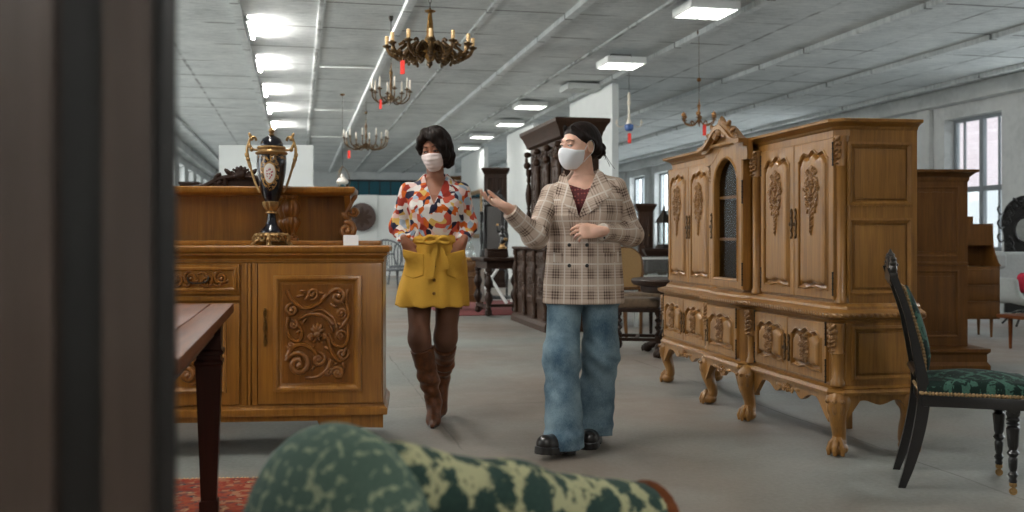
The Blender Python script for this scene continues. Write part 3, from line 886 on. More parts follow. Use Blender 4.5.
# pilasters at corners and beside the centre bay, each with a carved drop
def pil(x, y, z0, z1, r):
    b = B(); b.lathe([(r,z0),(r,z0+.02),(r*.8,z0+.03),(r*.8,z1-.16),(r*.95,z1-.15),(r*.8,z1-.13),(r,z1-.02),(r,z1)], (x, y, 0), 14)
    o = b.obj('pilaster', M['oak'], cab, 40)
    g = B()
    for k in range(6):
        z = z1-.03-.022*k; s = 1-.11*k
        for q in (-1, 1): g.leaf(x+q*.004, z, pi/2-q*(.9+.1*k), .042*s, .022*s, .012, y-r*.9)
        g.ell((x, y-r, z), (.011*s,.013,.012*s), None, 6, 4)
    for q in (-1, 1):
        for k in range(3): g.ell((x+q*r*.7, y-r*.7, z1-.04-.03*k), (.012-.002*k,.012-.002*k,.015), None, 6, 4)
    g.obj('carving', M['oak_carved'], o, 50)
for sx in (-1, 1):
    pil(sx*(OW-.075), .075, .75, 1.585, .036); pil(sx*(OW-.03), .03, .345, .655, .036)
    pil(sx*.325, .035, .75, 1.585, .036); pil(sx*.335, .0, .345, .655, .036)
# side panels
for sx in (-1, 1):
    xs = sx*(OW-.045); Ms = Matrix.Translation((xs, 0, 0)) @ Matrix.Rotation(sx*pi/2, 4, 'Z')
    def side_panel(u0, u1, z0, z1, X):
        Ms = Matrix.Translation((X, 0, 0)) @ Matrix.Rotation(sx*pi/2, 4, 'Z')
        b = B(Ms)
        if sx < 0: u0, u1 = -u1, -u0
        b.frame(u0, u1, z0, z1, [(0,0),(0,.008),(.012,.012),(.02,.004),(.03,-.004),(.034,-.004)], 0)
        b.box(u0+.026, u1-.026, .0, .006, z0+.026, z1-.026); 
        b.box(u0+.036, u1-.036, -.005, .003, z0+.036, z1-.036, .003)
        b.obj('side_panel', M['oak'], cab, 30)
    side_panel(.09, .44, 1.235, 1.555, xs); side_panel(.09, .44, .79, 1.175, xs); side_panel(.09, .44, .37, .64, sx*(OW-.006))
# scalloped apron, cabriole legs on claw feet
def apron(xa, xb, y, n, name='apron'):
    P = [(xa, .302)]
    N_ = 40
    for i in range(N_+1):
        u = i/N_; x = xa+(xb-xa)*u
        e = abs(2*u-1)
        P.append((x, .255-.075*max(0, e-.72)/.28-.018*cos(2*pi*n*u)-.012*(1-e)*cos(4*pi*n*u)))
    P.append((xb, .302))
    b = B().prism(P, y, y+.025)
    for q in (-1, 1):
        xm = (xa+xb)/2; b.scroll(xm+q*.05, .262, .02, .004, pi/2, q*1.3, .006, y-.002, 14, 5); b.leaf(xm+q*.075, .268, pi/2-q*1.5, .07, .022, .008, y-.001)
    b.flower(xm, .268, .026, .012, y-.001, 7)
    b.obj(name, M['oak'], cab, 35)
apron(.36, OW-.06, -.004, 3); apron(-OW+.06, -.36, -.004, 3); apron(-.28, .28, -.054, 2)
for sx in (-1, 1):
    Ms = Matrix.Translation((sx*OW, 0, 0)) @ Matrix.Rotation(sx*pi/2, 4, 'Z')
    b = B(Ms); u = [(.06,.302)]+[((.06+.36*i/20), .262-.07*max(0, abs(i/10-1)-.6)/.4-.012*cos(4*pi*i/20)) for i in range(21)]+[(.42,.302)]
    if sx < 0: u = [(-a, c) for a, c in u][::-1]
    b.prism(u, -.004, .02); b.obj('apron', M['oak'], cab, 35)
def cabriole(x, y, dx, dy, h=.305):
    d = Vector((dx, dy, 0)).normalized()
    def pp(o, z): return (x+d.x*o, y+d.y*o, z)
    b = B(); b.tube(spline([pp(-.015,h), pp(.02,h*.82), pp(.022,h*.62), pp(-.002,h*.38), pp(-.004,h*.24), pp(.012,.05)], 5), [.05,.056,.06,.062,.062,.06,.056,.052,.048,.046,.043,.041,.039,.037,.036,.035,.034,.034,.034,.035,.036,.037,.038,.038,.038,.038], 12)
    b.ell(pp(.015,.036), (.05,.05,.036), None, 12, 8)
    for k in (-1, 0, 1):
        a = atan2(d.y, d.x)+k*.85; e = Vector((cos(a), sin(a), 0))
        c = Vector(pp(.02, 0))
        b.tube([c+e*.012+Vector((0,0,.085)), c+e*.036+Vector((0,0,.062)), c+e*.047+Vector((0,0,.03)), c+e*.045+Vector((0,0,.006))], [.014,.015,.014,.009], 7)
    lg = b.obj('leg', M['oak'], cab, 50)
    g = B()
    for k in (-1, 0, 1):
        a = atan2(d.y, d.x)+k*.7; e = Vector((cos(a), sin(a), 0)); c = Vector(pp(.02, h*.78))+e*.052
        g.ell(tuple(c-e*.008), (.016,.016,.036), None, 8, 6); g.ell(tuple(c+e*.006+Vector((0,0,.035))), (.013,.013,.011), None, 8, 5)
    g.obj('knee_carving', M['oak_carved'], lg, 50)
for sx in (-1, 1):
    cabriole(sx*(OW-.045), .045, sx, -1); cabriole(sx*.3, -.005, sx*.5, -1)
    cabriole(sx*(OW-.05), DEP-.06, sx, .35)
    B().box(sx*.62-.03, sx*.62+.03, DEP-.07, DEP-.01, 0, .305, .004).obj('rear_post', M['oak'], cab, 0)
# ---------------------------------------------------------------- carved sideboard at the left
SBW = 1.86; SRZ = R(5.5)
fr = Vector((at(383, 5.0), 5.0)); ux = Vector((cos(SRZ), sin(SRZ))); 
sc = fr-ux*(SBW/2-.035)
sb = thing('sideboard', 'honey oak sideboard with carved scroll door and a shelf gallery on top', 'sideboard', (sc.x, sc.y, 0), SRZ)
X1 = SBW/2-.035; D_ = .52
def sp(name, b, mat=M['honey'], p=sb, sm=30): return b.obj(name, mat, p, sm)
sp('body', B().box(-X1, X1, 0, D_, .24, .985))
b = B(); hx = SBW/2
def rr(o, z): return [(-X1-o,-o,z),(X1+o,-o,z),(X1+o,D_,z),(-X1-o,D_,z)]
sp('plinth', B().loft([rr(.0,.195), rr(.02,.195), rr(.022,.205), rr(.022,.228), rr(.01,.236), rr(.004,.25), rr(0,.25)]))
sp('skirt', B().prism([(-X1+.0,.2),(-X1+.0,.125),(-X1+.18,.13),(-X1+.32,.165),(X1-.32,.165),(X1-.18,.13),(X1,.125),(X1,.2)], .012, .04))
sp('top', B().loft([rr(.0,.975), rr(.01,.985), rr(.022,.99), rr(.018,1.0), rr(.03,1.006), rr(.034,1.014), rr(.034,1.03), rr(.026,1.037), rr(0.0,1.0375)]))
for sx in (-1, 1):
    for y in (.06, D_-.05):
        b = B(); x = sx*(X1-.285); b.loft([[(x-.06+q*-sx*.0-.0, y-.035, z) for _ in (0,)] for q, z in ()] or [[(x-.055,y-.035,.2),(x+.055,y-.035,.2),(x+.055,y+.035,.2),(x-.055,y+.035,.2)], [(x+sx*.05-.028,y-.028-.02,0),(x+sx*.05+.028,y-.028-.02,0),(x+sx*.05+.028,y+.028-.02,0),(x+sx*.05-.028,y+.028-.02,0)]])
        sp('leg', b)
# thin moulding along the body top edge
sp('edge_moulding', B().loft([[(-X1-o,-o,z),(X1+o,-o,z),(X1+o,D_,z),(-X1-o,D_,z)] for o, z in ((0,.955),(.006,.957),(.006,.967),(0,.97))]))
def acanthus_panel(b, x0, x1, z0, z1, y):
    w, h = x1-x0, z1-z0
    def P(u, v): return (x0+u*w, z0+v*h)
    def st(pts, a, c): b.stem([P(*p) for p in pts], a*1.25, c*1.25, y-.002)
    def sr(u, v, r, a0, t, th): b.scroll(*P(u, v), r*w, r*w*.14, a0, t, th, y-.003, 24, 7)
    def lf(u, v, ang, L, wd=.4, hh=.011): b.leaf(*P(u, v), ang, L*w, L*w*wd, hh, y)
    th = .011
    # upper left: stem from corner swooping to big right scroll
    st([(.02,.97),(.12,.85),(.3,.78),(.5,.82),(.66,.93)], .008, .009); sr(.82,.9,.14,pi*.9,-1.4,th)
    sr(.42,.93,.1,pi*1.4,1.3,th*.8); sr(.1,.76,.1,pi/2,1.4,th*.9); sr(.12,.6,.075,pi*.6,-1.3,th*.7)
    st([(.98,.98),(.95,.85),(.99,.7),(.9,.58)], .007, .009); sr(.88,.72,.09,-pi/2,1.35,th*.85)
    # middle leaf sweep
    st([(.2,.66),(.38,.71),(.6,.69),(.75,.6)], .006, .011); st([(.36,.72),(.55,.76),(.75,.66),(.8,.56)], .004, .009)
    # right side big S
    st([(.98,.6),(.98,.45),(.9,.36),(.76,.38),(.68,.5)], .009, .007); sr(.87,.48,.08,0,1.3,th*.8)
    st([(.66,.46),(.72,.3),(.84,.2),(.95,.24)], .009, .008); sr(.9,.28,.1,pi*.2,-1.3,th*.9)
    # lower left: large scroll
    sr(.2,.17,.2,pi*.9,-1.6,th*1.25); st([(.02,.25),(.12,.36),(.3,.38),(.46,.3),(.5,.2)], .011, .009); sr(.52,.22,.11,pi*.5,-1.5,th)
    st([(.3,.02),(.5,.03),(.64,.1),(.72,.22)], .006, .01); sr(.82,.07,.1,pi,-1.5,th); sr(.67,.08,.07,0,1.3,th*.8)
    st([(.04,.68),(.02,.55),(.08,.45),(.2,.42),(.26,.5),(.2,.6)], .007, .008); sr(.08,.37,.07,pi,1.2,th*.8)
    for u, v, a, L in ((.06,.9,-.9,.16),(.16,.9,.2,.13),(.3,.86,.9,.13),(.56,.87,.9,.12),(.7,.83,-.6,.13),(.93,.8,2.2,.12),(.05,.5,1.9,.14),(.16,.5,.7,.12),(.92,.6,-2.4,.13),
                       (.78,.46,.5,.12),(.6,.36,-.6,.13),(.36,.32,.6,.13),(.1,.2,.8,.12),(.15,.1,-.5,.12),(.26,.2,2.2,.1),(.4,.1,.9,.12),(.6,.2,1.5,.12),(.93,.12,1.9,.12),(.74,.16,.4,.1),
                       (.26,.6,1.0,.13),(.7,.6,-1.2,.14),(.8,.62,-.6,.12),(.04,.3,-1.9,.12),(.95,.36,-1.8,.12),(.5,.95,-.3,.12),(.22,.97,-.2,.11),(.9,.97,-2.8,.1)):
        lf(u, v, a, L)
    # fleur in the middle
    for q in (-.9, -.45, 0, .45, .9): lf(.5, .5, pi/2+q, .17 if abs(q) < .8 else .14, .42, .016)
    for q in (-.5, .5): lf(.5, .47, -pi/2+q, .12, .42, .014)
    b.ell((P(.5,.49)[0], y-.012, P(.5,.49)[1]), (.02,.014,.016)); sr(.4,.46,.05,0,1.2,th*.7); sr(.6,.46,.05,pi,-1.2,th*.7)
def scroll_strip(b, x0, x1, zc, h, y):
    n = 4; w = (x1-x0)/n
    for i in range(n):
        x = x0+w*(i+.5); q = 1 if i % 2 else -1
        b.scroll(x, zc+q*h*.08, h*.36, h*.06, pi*.5, q*1.5, .008, y-.002, 18, 6)
        b.stem([(x-w*.55, zc-q*h*.25), (x-w*.2, zc-q*h*.35), (x+w*.1, zc-q*h*.1)], .005, .008, y-.002, n=6)
        b.leaf(x+w*.2, zc-q*h*.2, q*.7, w*.35, h*.2, .009, y); b.leaf(x-w*.25, zc+q*h*.2, pi-q*.6, w*.3, h*.18, .009, y)
def sb_door(x0, x1, z0, z1, kx):
    d = sp('door', B().box(x0, x1, -.02, .004, z0, z1, .004))
    u0, u1, v0, v1 = x0+.075, x1-.1, z0+.06, z1-.06
    if kx > 0: pass
    sp('moulding', B().frame(u0, u1, v0, v1, [(0,0),(.002,.012),(.014,.016),(.024,.012),(.03,.004),(.038,.002),(.05,-.006),(.056,-.006)], -.02), M['honey'], d)
    sp('field', B().box(u0+.045, u1-.045, -.026, -.016, v0+.045, v1-.045), M['honey_carved'], d, 0)
    g = B(); acanthus_panel(g, u0+.06, u1-.06, v0+.06, v1-.06, -.027); sp('carving', g, M['honey_carved'], d, 60)
    escutcheon(x0+.035, (z0+z1)/2+.03, -.024, .2).obj('escutcheon', M['brass'], d)
sb_door(X1-.61, X1-.005, .255, .95, 1); sb_door(-X1+.005, -X1+.61, .255, .95, 1)
for sx in (-1, 1):
    for k, (a, c) in enumerate(((.615,.64),(.645,.66),(.665,.69))):
        x0, x1 = sorted((sx*(X1-a), sx*(X1-c))); sp('pilaster', B().box(x0, x1, -.012-.006*(k == 1), .004, .25, .95, .004))
xm = X1-.695
def drawer(x0, x1, z0, z1):
    d = sp('drawer', B().box(x0, x1, -.02, .004, z0, z1, .004))
    sp('moulding', B().frame(x0+.012, x1-.012, z0+.014, z1-.014, [(0,0),(.002,.008),(.01,.01),(.016,.003),(.02,-.003)], -.02), M['honey'], d)
    g = B(); scroll_strip(g, x0+.05, x1-.05, (z0+z1)/2, z1-z0-.05, -.021); sp('carving', g, M['honey_carved'], d, 60)
    h = B(); xc = (x0+x1)/2
    h.tube(spline([(xc-.05,-.03,(z0+z1)/2+.012),(xc-.04,-.045,(z0+z1)/2-.012),(xc,-.048,(z0+z1)/2-.018),(xc+.04,-.045,(z0+z1)/2-.012),(xc+.05,-.03,(z0+z1)/2+.012)],5), .004, 6)
    h.obj('handle', M['iron'], d)
drawer(-xm+.005, xm-.005, .80, .945)
sp('rail', B().box(-xm+.003, xm-.003, -.016, .004, .765, .79, .004))
def flat_door(x0, x1, z0, z1):
    d = sp('door', B().box(x0, x1, -.02, .004, z0, z1, .004))
    sp('moulding', B().frame(x0+.06, x1-.06, z0+.06, z1-.06, [(0,0),(.002,.01),(.012,.014),(.02,.008),(.03,0),(.034,-.004)], -.02), M['honey'], d)
    g = B(); acanthus_panel(g, x0+.105, x1-.105, z0+.1, z1-.1, -.021); sp('carving', g, M['honey_carved'], d, 60)
flat_door(-xm+.005, xm-.005, .255, .755)
# gallery
yg = .33
sp('gallery_base', B().box(-X1-.0, X1+.0-.02, yg-.11, D_, 1.037, 1.062, .008))
sp('gallery_back', B().box(-X1+.06, X1-.20, D_-.03, D_-.005, 1.06, 1.30))
GX = X1-.165
b = B(); sp('gallery_shelf', b.loft([[(-GX-o,yg-.1-o,z),(GX+o,yg-.1-o,z),(GX+o,D_,z),(-GX-o,D_,z)] for o, z in ((-.02,1.298),(-.005,1.302),(.008,1.312),(.012,1.322),(.012,1.336),(.004,1.342),(-.02,1.343))]))
sp('gallery_panel', B().box(-GX+.03, GX-.03, yg+.06, yg+.075, 1.06, 1.30))
for sx in (-1, 1):
    g = B(Matrix.Translation((sx*(GX-.03), yg+.0, 0)))
    o = sp('end_board', B(Matrix.Translation((sx*(GX-.03), 0, 0))).prism(sp2([(yg+.1,1.06),(yg-.06,1.065),(yg-.075,1.1),(yg-.03,1.15),(yg-.005,1.2),(yg-.04,1.26),(yg-.075,1.3),(yg+.1,1.3)],4), -.016, .016, 'yz'))
    g.scroll(sx*.0+.0, 1.115, .045, .008, pi*.6, -sx*1.4, .014, -.07, 20, 7)
    g.stem([(sx*.035,1.14),(-sx*.005,1.19),(sx*.01,1.235),(sx*.04,1.29)], .013, .008, -.045)
    g.scroll(sx*.035, 1.215, .028, .005, pi, sx*1.2, .009, -.05, 14, 6); g.leaf(sx*.015, 1.17, 2.4, .06, .03, .012, -.05); g.leaf(sx*.02, 1.265, .9, .05, .025, .01, -.05)
    sp('end_carving', g, M['honey_carved'], sb, 60)
for sx in (-1, 1):
    x = sx*(GX-.33)
    b = B(); b.box(x-.045, x+.045, yg-.1, yg-.01, 1.06, 1.075, .003)
    b.lathe([(.04,.015),(.042,.022),(.03,.03),(.034,.045),(.05,.075),(.056,.1),(.052,.115),(.042,.125),(.046,.135),(.056,.16),(.054,.185),(.04,.21),(.03,.217),(.04,.225),(.042,.238)], (x, yg-.055, 1.06), 60, flute=.1, nf=10)
    sp('baluster', b, M['honey_carved'], sb, 50)

# porcelain urn, price card
vx = Vector((at(271.5, 5.12), 5.12))
vs = thing('lidded_urn', 'tall navy porcelain urn with gilt mounts and handles on the sideboard', 'vase', (vx.x, vx.y, 1.0377), SRZ)
b = B(); K = .596/.59
b.lathe([(.058,.062),(.056,.072),(.046,.085),(.032,.1),(.024,.125),(.021,.15),(.022,.165)], seg=24); b.obj('foot', M['navy'], vs, 50)
b = B(); b.lathe([(.024,.2),(.03,.215),(.045,.25),(.06,.31),(.071,.37),(.076,.42),(.074,.455),(.07,.465)], seg=36)
m = N('navy porcelain with gilt scrolls', .2, coat=.25)
v = m.co((1,1,1)); s_ = m.n('SeparateXYZ', {0: v})
ang = m.math('ARCTAN2', s_.outputs[0], m.math('MULTIPLY', s_.outputs[1], -1)); uu = m.math('MULTIPLY', ang, .07); vv2 = m.math('SUBTRACT', s_.outputs[2], .365)
rad = m.math('SQRT', m.math('ADD', m.math('POWER', m.math('DIVIDE', uu, .03), 2), m.math('POWER', m.math('DIVIDE', vv2, .05), 2)))
nz = m.noise(v, 70, 3, .6, 1.5).outputs[0]
goldm = m.math('MULTIPLY', m.math('GREATER_THAN', nz, .5), m.math('MULTIPLY', m.math('LESS_THAN', rad, 1.75), m.math('GREATER_THAN', rad, 1.0)))
goldm = m.math('MAXIMUM', goldm, m.math('MULTIPLY', m.math('LESS_THAN', rad, 1.14), m.math('GREATER_THAN', rad, .97)))
top_ = m.math('MULTIPLY', m.math('MULTIPLY', m.math('GREATER_THAN', s_.outputs[2], .44), m.math('LESS_THAN', s_.outputs[2], .48)), m.math('GREATER_THAN', nz, .55)); goldm = m.math('MAXIMUM', goldm, top_)
flw = m.ramp(m.n('TexVoronoi', {'Vector': v, 'Scale': 110}).outputs['Distance'], [(.28, srgb(176,60,70)), (.4, srgb(200,140,150)), (.5, srgb(228,222,214))])
flw = m.mix(m.math('LESS_THAN', rad, .6), srgb(228,222,214), flw)
c_ = m.mix(goldm, srgb(9,10,20), srgb(170,128,72)); c_ = m.mix(m.math('LESS_THAN', rad, .98), c_, flw); m.col(c_)
b.obj('body', m.m, vs, 50)
b = B(); b.lathe([(.06,.503),(.058,.52),(.045,.545),(.02,.56),(.012,.563)], seg=28); lid = b.obj('lid', m.m, vs, 50)
b = B(); b.lathe([(.012,.56),(.016,.565),(.008,.572),(.014,.58),(.016,.588),(.008,.6),(.003,.612),(.001,.62)], seg=12); b.obj('finial', M['gold'], lid, 50)
b = B(); b.lathe([(.07,.46),(.08,.466),(.082,.474),(.07,.48),(.066,.49),(.072,.497),(.07,.505),(.058,.507)], seg=30); b.obj('collar', M['gold'], vs, 50)
b = B(); b.lathe([(.02,.16),(.03,.166),(.024,.175),(.034,.19),(.042,.205),(.044,.222),(.03,.226)], seg=24, flute=.08, nf=12); b.obj('stem_mount', M['gold'], vs, 50)
b = B(); b.lathe([(.07,.04),(.078,.05),(.074,.058),(.062,.064),(.05,.067)], seg=28)
for i in range(12):
    a = 2*pi*i/12; r_ = .078
    b.ell((r_*cos(a), r_*sin(a), .05), (.013,.013,.012), None, 7, 5)
    rt = Matrix.Rotation(a, 3, 'Z')
    pts = [(rt @ Vector(p))[:] for p in ((.07,0,.05),(.088,0,.035),(.08,0,.018),(.094,0,.004))]
    if i % 3 == 0: b.tube(spline(pts, 4), .012, 6); b.ell(pts[-1], (.014,.014,.008), None, 7, 5)
    else: b.tube(spline([(rt @ Vector(p))[:] for p in ((.074,-.012,.045),(.082,0,.022),(.074,.014,.034),(.078,0,.05))], 4), .006, 5)
b.lathe([(.055,.018),(.068,.022),(.07,.035),(.066,.045)], seg=24)
b.obj('base', M['gold'], vs, 50)
for q in (-1, 1):
    b = B()
    b.tube(spline([(q*.066,0,.487),(q*.095,0,.492),(q*.112,0,.52),(q*.105,0,.548),(q*.085,0,.553),(q*.075,0,.535)], 5), .0065, 7)
    b.tube(spline([(q*.112,0,.53),(q*.122,0,.49),(q*.118,0,.44),(q*.1,0,.38),(q*.078,0,.31),(q*.06,0,.27)], 5), [.0075]*8+[.009]*6+[.006]*12, 7)
    for z, x in ((.44,.118),(.545,.1),(.49,.1)): b.ell((q*x, -.004, z), (.012,.01,.012), None, 7, 5); b.leaf(q*x, z, pi/2-q*.4, .035, .016, .007, -.004)
    b.obj('handle', M['gold'], vs, 50)
px_ = Vector((at(351, 5.12), 5.12))
t = thing('price_card', 'small blank white folded card standing on the right end of the sideboard', 'card', (px_.x, px_.y, 1.0377), SRZ+.1)
b = B(); b.prism([(0,0),(.012,.052),(.0135,.052),(.0015,0)], -.038, .038, 'yz'); b.prism([(.0125,.0525),(.014,.0525),(.034,0),(.0325,0)], -.038, .038, 'yz')
b.obj('card', M['paper'], t, 0)
# ---------------------------------------------------------------- near dark cupboard at the left edge
Yc = .9
t = thing('tall_cupboard', 'tall glossy dark brown cupboard looming blurred along the left edge', 'cupboard', (-.302-.5*cos(R(20)), Yc-.5*sin(R(20)), 0), R(20))
b = B()
b.prism([(-.5,.09),(-.5,.5),(.5,.5),(.5,.0),(.496,-.006),(.482,-.006),(.48,0),(.438,0),(.436,.05),(.3,.05),(.3,.09)], .06, 2.15, 'xy')
b.obj('body', M['gloss_dark'], t, 25)
B().box(-.5, .5, .02, .5, 0, .06).obj('plinth', M['darkwood'], t, 0)
B().rloft([(.5,.25,2.15),(.53,.28,2.18),(.53,.28,2.22),(.5,.26,2.23)], 0, .25).obj('cornice', M['darkwood'], t, 0)
B().box(.481, .5005, -.008, .02, .06, 2.15, .003).obj('edge_strip', M['ebony'], t, 25)
d = B().box(-.49, .4, -.012, .04, .1, 2.12, .004).obj('door', M['gloss_dark'], t, 25)
B().frame(-.42, .34, .2, 2.02, [(0,0),(.002,.01),(.02,.014),(.03,.004),(.04,0)], -.012).obj('moulding', M['gloss_dark'], d, 25)
B().lathe([(.004,0),(.008,.004),(.006,.012),(.016,.02),(.016,.03),(.002,.034)], (0,0,0), 12).obj('knob', M['brass'], d, 40).matrix_local = Matrix.Translation((-.36, -.012, 1.0)) @ Matrix.Rotation(R(90), 4, 'X')
B().box(.401, .435, .049, .0505, .1, 2.12).obj('shadow_gap', M['ebony'], t, 0)

# ---------------------------------------------------------------- red-brown table
W_, L_, HT = 1.0, 1.9, .80
cn = Vector((-1.118, 4.02)); r2 = Matrix.Rotation(TH, 2)
c2 = cn-r2 @ Vector((W_/2, L_/2))
t = thing('dining_table', 'red brown plank-topped wooden table in front of the sideboard', 'table', (c2.x, c2.y, .0115), TH)
b = B()
for i in range(6):
    x0 = -W_/2+.09+(W_-.18)*i/6; b.box(x0+.0015, x0+(W_-.18)/6-.0015, -L_/2, L_/2, HT-.036, HT, .003)
for q in (-1, 1): b.box(min(q*W_/2, q*(W_/2-.088)), max(q*W_/2, q*(W_/2-.088)), -L_/2, L_/2, HT-.036, HT, .004)
b.obj('top', M['mahogany'], t, 30)
b = B()
for q in (-1, 1):
    b.box(q*(W_/2-.075)-.012, q*(W_/2-.075)+.012, -L_/2+.1, L_/2-.1, HT-.115, HT-.036); b.box(-W_/2+.08, W_/2-.08, q*(L_/2-.09)-.012, q*(L_/2-.09)+.012, HT-.115, HT-.036)
b.obj('apron', M['mahogany_leg'], t, 0)
for sx in (-1, 1):
    for sy in (-1, 1):
        b = B(); k = .047
        b.rloft([(k,k,HT-.037),(k,k,HT-.16),(k*1.0,k*1.0,HT-.165),(k*1.18,k*1.18,HT-.172),(k*1.18,k*1.18,HT-.185),(k*.95,k*.95,HT-.19),(k*.95,k*.95,HT-.205),(k*1.12,k*1.12,HT-.212),(k*1.12,k*1.12,HT-.222),(k*1.02,k*1.02,HT-.23),(k*.62,k*.62,.05),(k*.75,k*.75,.045),(k*.75,k*.75,0)], sx*(W_/2-.085), sy*(L_/2-.12))
        b.obj('leg', M['mahogany_leg'], t, 20)

# ---------------------------------------------------------------- oriental rug
m = N('red oriental rug', .95, spec=.1)
v = m.co((1,1,1)); s_ = m.n('SeparateXYZ', {0: v})
vo = m.n('TexVoronoi', {'Vector': v, 'Scale': 14, 'Randomness': .65}); vo2 = m.n('TexVoronoi', {'Vector': v, 'Scale': 34, 'Randomness': .8})
base = m.ramp(vo.outputs['Distance'], [(.0, srgb(176,156,124)), (.12, srgb(58,58,66)), (.26, srgb(140,66,48)), (.55, srgb(124,52,40)), (.7, srgb(168,126,90))], 'CONSTANT')
c_ = m.ramp(vo2.outputs['Color'], [(.2, srgb(140,62,46)), (.45, srgb(168,142,110)), (.6, srgb(74,72,76)), (.75, srgb(152,84,58))], 'CONSTANT')
c_ = m.mix(.45, base, c_)
ed = m.math('MAXIMUM', m.math('DIVIDE', m.math('ABSOLUTE', s_.outputs[0]), 1.0), m.math('DIVIDE', m.math('ABSOLUTE', s_.outputs[1]), 1.12))
bd = m.ramp(ed, [(.0, (0,0,0)), (.8, (1,1,1)), (.83, (0,0,0)), (.95, (1,1,1)), (.965, (0,0,0))], 'CONSTANT')
c_ = m.mix(m.math('MULTIPLY', bd, .35), c_, srgb(120,36,32)); m.col(c_); m.bump(m.noise(v, 300, 2).outputs[0], .4, .003)
rg = thing('rug', 'red oriental patterned rug lying under the plank-topped table', 'rug', (-1.72, 3.28, 0), R(4))
b = B().box(-1.0, 1.0, -1.12, 1.12, 0, .011, .004); b.obj('pile', m.m, rg, 30)
b = B()
for i in range(120):
    for q in (-1, 1):
        x = -.99+1.98*i/119; b.tube([(x, q*1.12, .006), (x+random.uniform(-.006,.006), q*1.16, .003)], .003, 4)
f = b.obj('fringe', M['candle'], rg, 0); f['kind'] = 'stuff'

# ---------------------------------------------------------------- green patterned chaise close to us
def floral(name, sc, c0, c1, c2, lo, wob):
    m = N(name, .85, spec=.2)
    v = m.co((1,1,1)); nz = m.n('TexNoise', {'Vector': v, 'Scale': 16, 'Detail': 3}).outputs['Color']
    vd = m.mix(wob, v, nz, 'ADD')
    vo = m.n('TexVoronoi', {'Vector': vd, 'Scale': sc, 'Randomness': .45}).outputs['Distance']
    br = m.noise(v, sc*4, 3, .7).outputs[0]; fine = m.noise(v, 180, 3).outputs[0]
    f = m.math('ADD', vo, m.math('MULTIPLY', m.math('SUBTRACT', br, .5), .75))
    k = m.ramp(f, [(lo, (0,0,0)), (lo+.06, (1,1,1)), (lo+.26, (1,1,1)), (lo+.3, (.1,.1,.1))])
    base = m.mix(fine, c0, c1); m.col(m.mix(m.math('MULTIPLY', k, .85), base, c2)); m.bump(m.math('ADD', fine, k), .3, .002)
    return m.m
fab = floral('green cloth with cream trellis flowers', 15, srgb(24,42,38), srgb(50,72,64), srgb(168,166,128), .53, .05)
fab2 = floral('green cloth with cream sprigs', 46, srgb(50,72,64), srgb(80,98,86), srgb(142,148,120), .64, .03)
g0 = Vector((-.18, 1.52)); g1 = Vector((.258, 1.965)); gd = (g1-g0).normalized(); gn = Vector((-gd.y, gd.x))
ch = thing('chaise_longue', 'green floral upholstered chaise back with a wooden scroll end, blurred close by', 'chaise', (g0.x, g0.y, 0), atan2(gd.y, gd.x))
Lc = (g1-g0).length
# local: x along the back, y away from us
def back_f(P):
    d = rc(P, (.0,.0,.70), (Lc*.4,.0,.615), .062, .066); d = smin(d, rc(P, (Lc*.4,.0,.615), (Lc,.0,.52), .066, .07), .06)
    q = np.stack([P[:,0], P[:,1]-.01, P[:,2]], 1)
    zt = np.interp(P[:,0], [0, Lc*.4, Lc], [.72,.62,.52])
    bx = np.maximum(np.maximum(np.abs(P[:,0]-Lc/2)-Lc/2, np.abs(q[:,1])-.05), np.maximum(P[:,2]-zt, .3-P[:,2]))
    d = smin(d, bx, .03)
    return np.maximum(d, P[:,0]-Lc)+.0015*noise3(P, 28, 3)
mesh_of('back', solid(back_f, (-.1,-.12,.28), (Lc+.03,.12,.82), .008), fab, ch)
def head_f(P):
    d = el(P, (-.068,.05,.57), (.128,.19,.222)); d = smin(d, rc(P, (-.09,.05,.5), (-.12,.07,.3), .125, .13), .08)
    d = np.maximum(d, .285-P[:,2])
    return d+.002*noise3(P, 14, 5)
hd = mesh_of('head_roll', solid(head_f, (-.34,-.2,.26), (.18,.34,.84), .009), fab2, ch)
b = B()
b.tube([(Lc-.006,0,.515), (Lc+.004,0,.515), (Lc+.02,0,.515), (Lc+.03,0,.515)], [.072,.078,.078,.066], 24); b.ell((Lc+.03,0,.515), (.012,.03,.03), None, 12, 8)
b.box(Lc-.002, Lc+.02, -.04, .05, .12, .46, .006)
for k in (.25, .33, .41): b.tube([(Lc+.02,-.03,k),(Lc+.024,0,k+.01),(Lc+.02,.04,k)], .008, 6)
b.obj('scroll_end', M['mahogany'], ch, 40)
B().box(-.16, Lc, -.05, .62, .2, .32, .02).obj('seat_frame', M['mahogany'], ch, 40)
def seat_f(P): return np.maximum(el(P*np.array([1,1,1]), (Lc/2-.05,.33,.34), (.5,.36,.12)), .315-P[:,2])
def seat_b(P):
    q = np.abs(P-np.array([Lc/2-.06,.34,.36]))-np.array([Lc/2+.05,.25,.03]); return np.sqrt((np.maximum(q,0)**2).sum(1))+np.minimum(q.max(1),0)-.03
mesh_of('seat', solid(seat_b, (-.2,.0,.28), (Lc+.12,.68,.5), .014), fab, ch)
for x in (-.12, Lc-.05):
    for y in (0, .56): B().lathe([(.02,0),(.024,.02),(.018,.05),(.03,.1),(.034,.16),(.034,.21)], (x, y, 0), 12).obj('leg', M['mahogany'], ch)

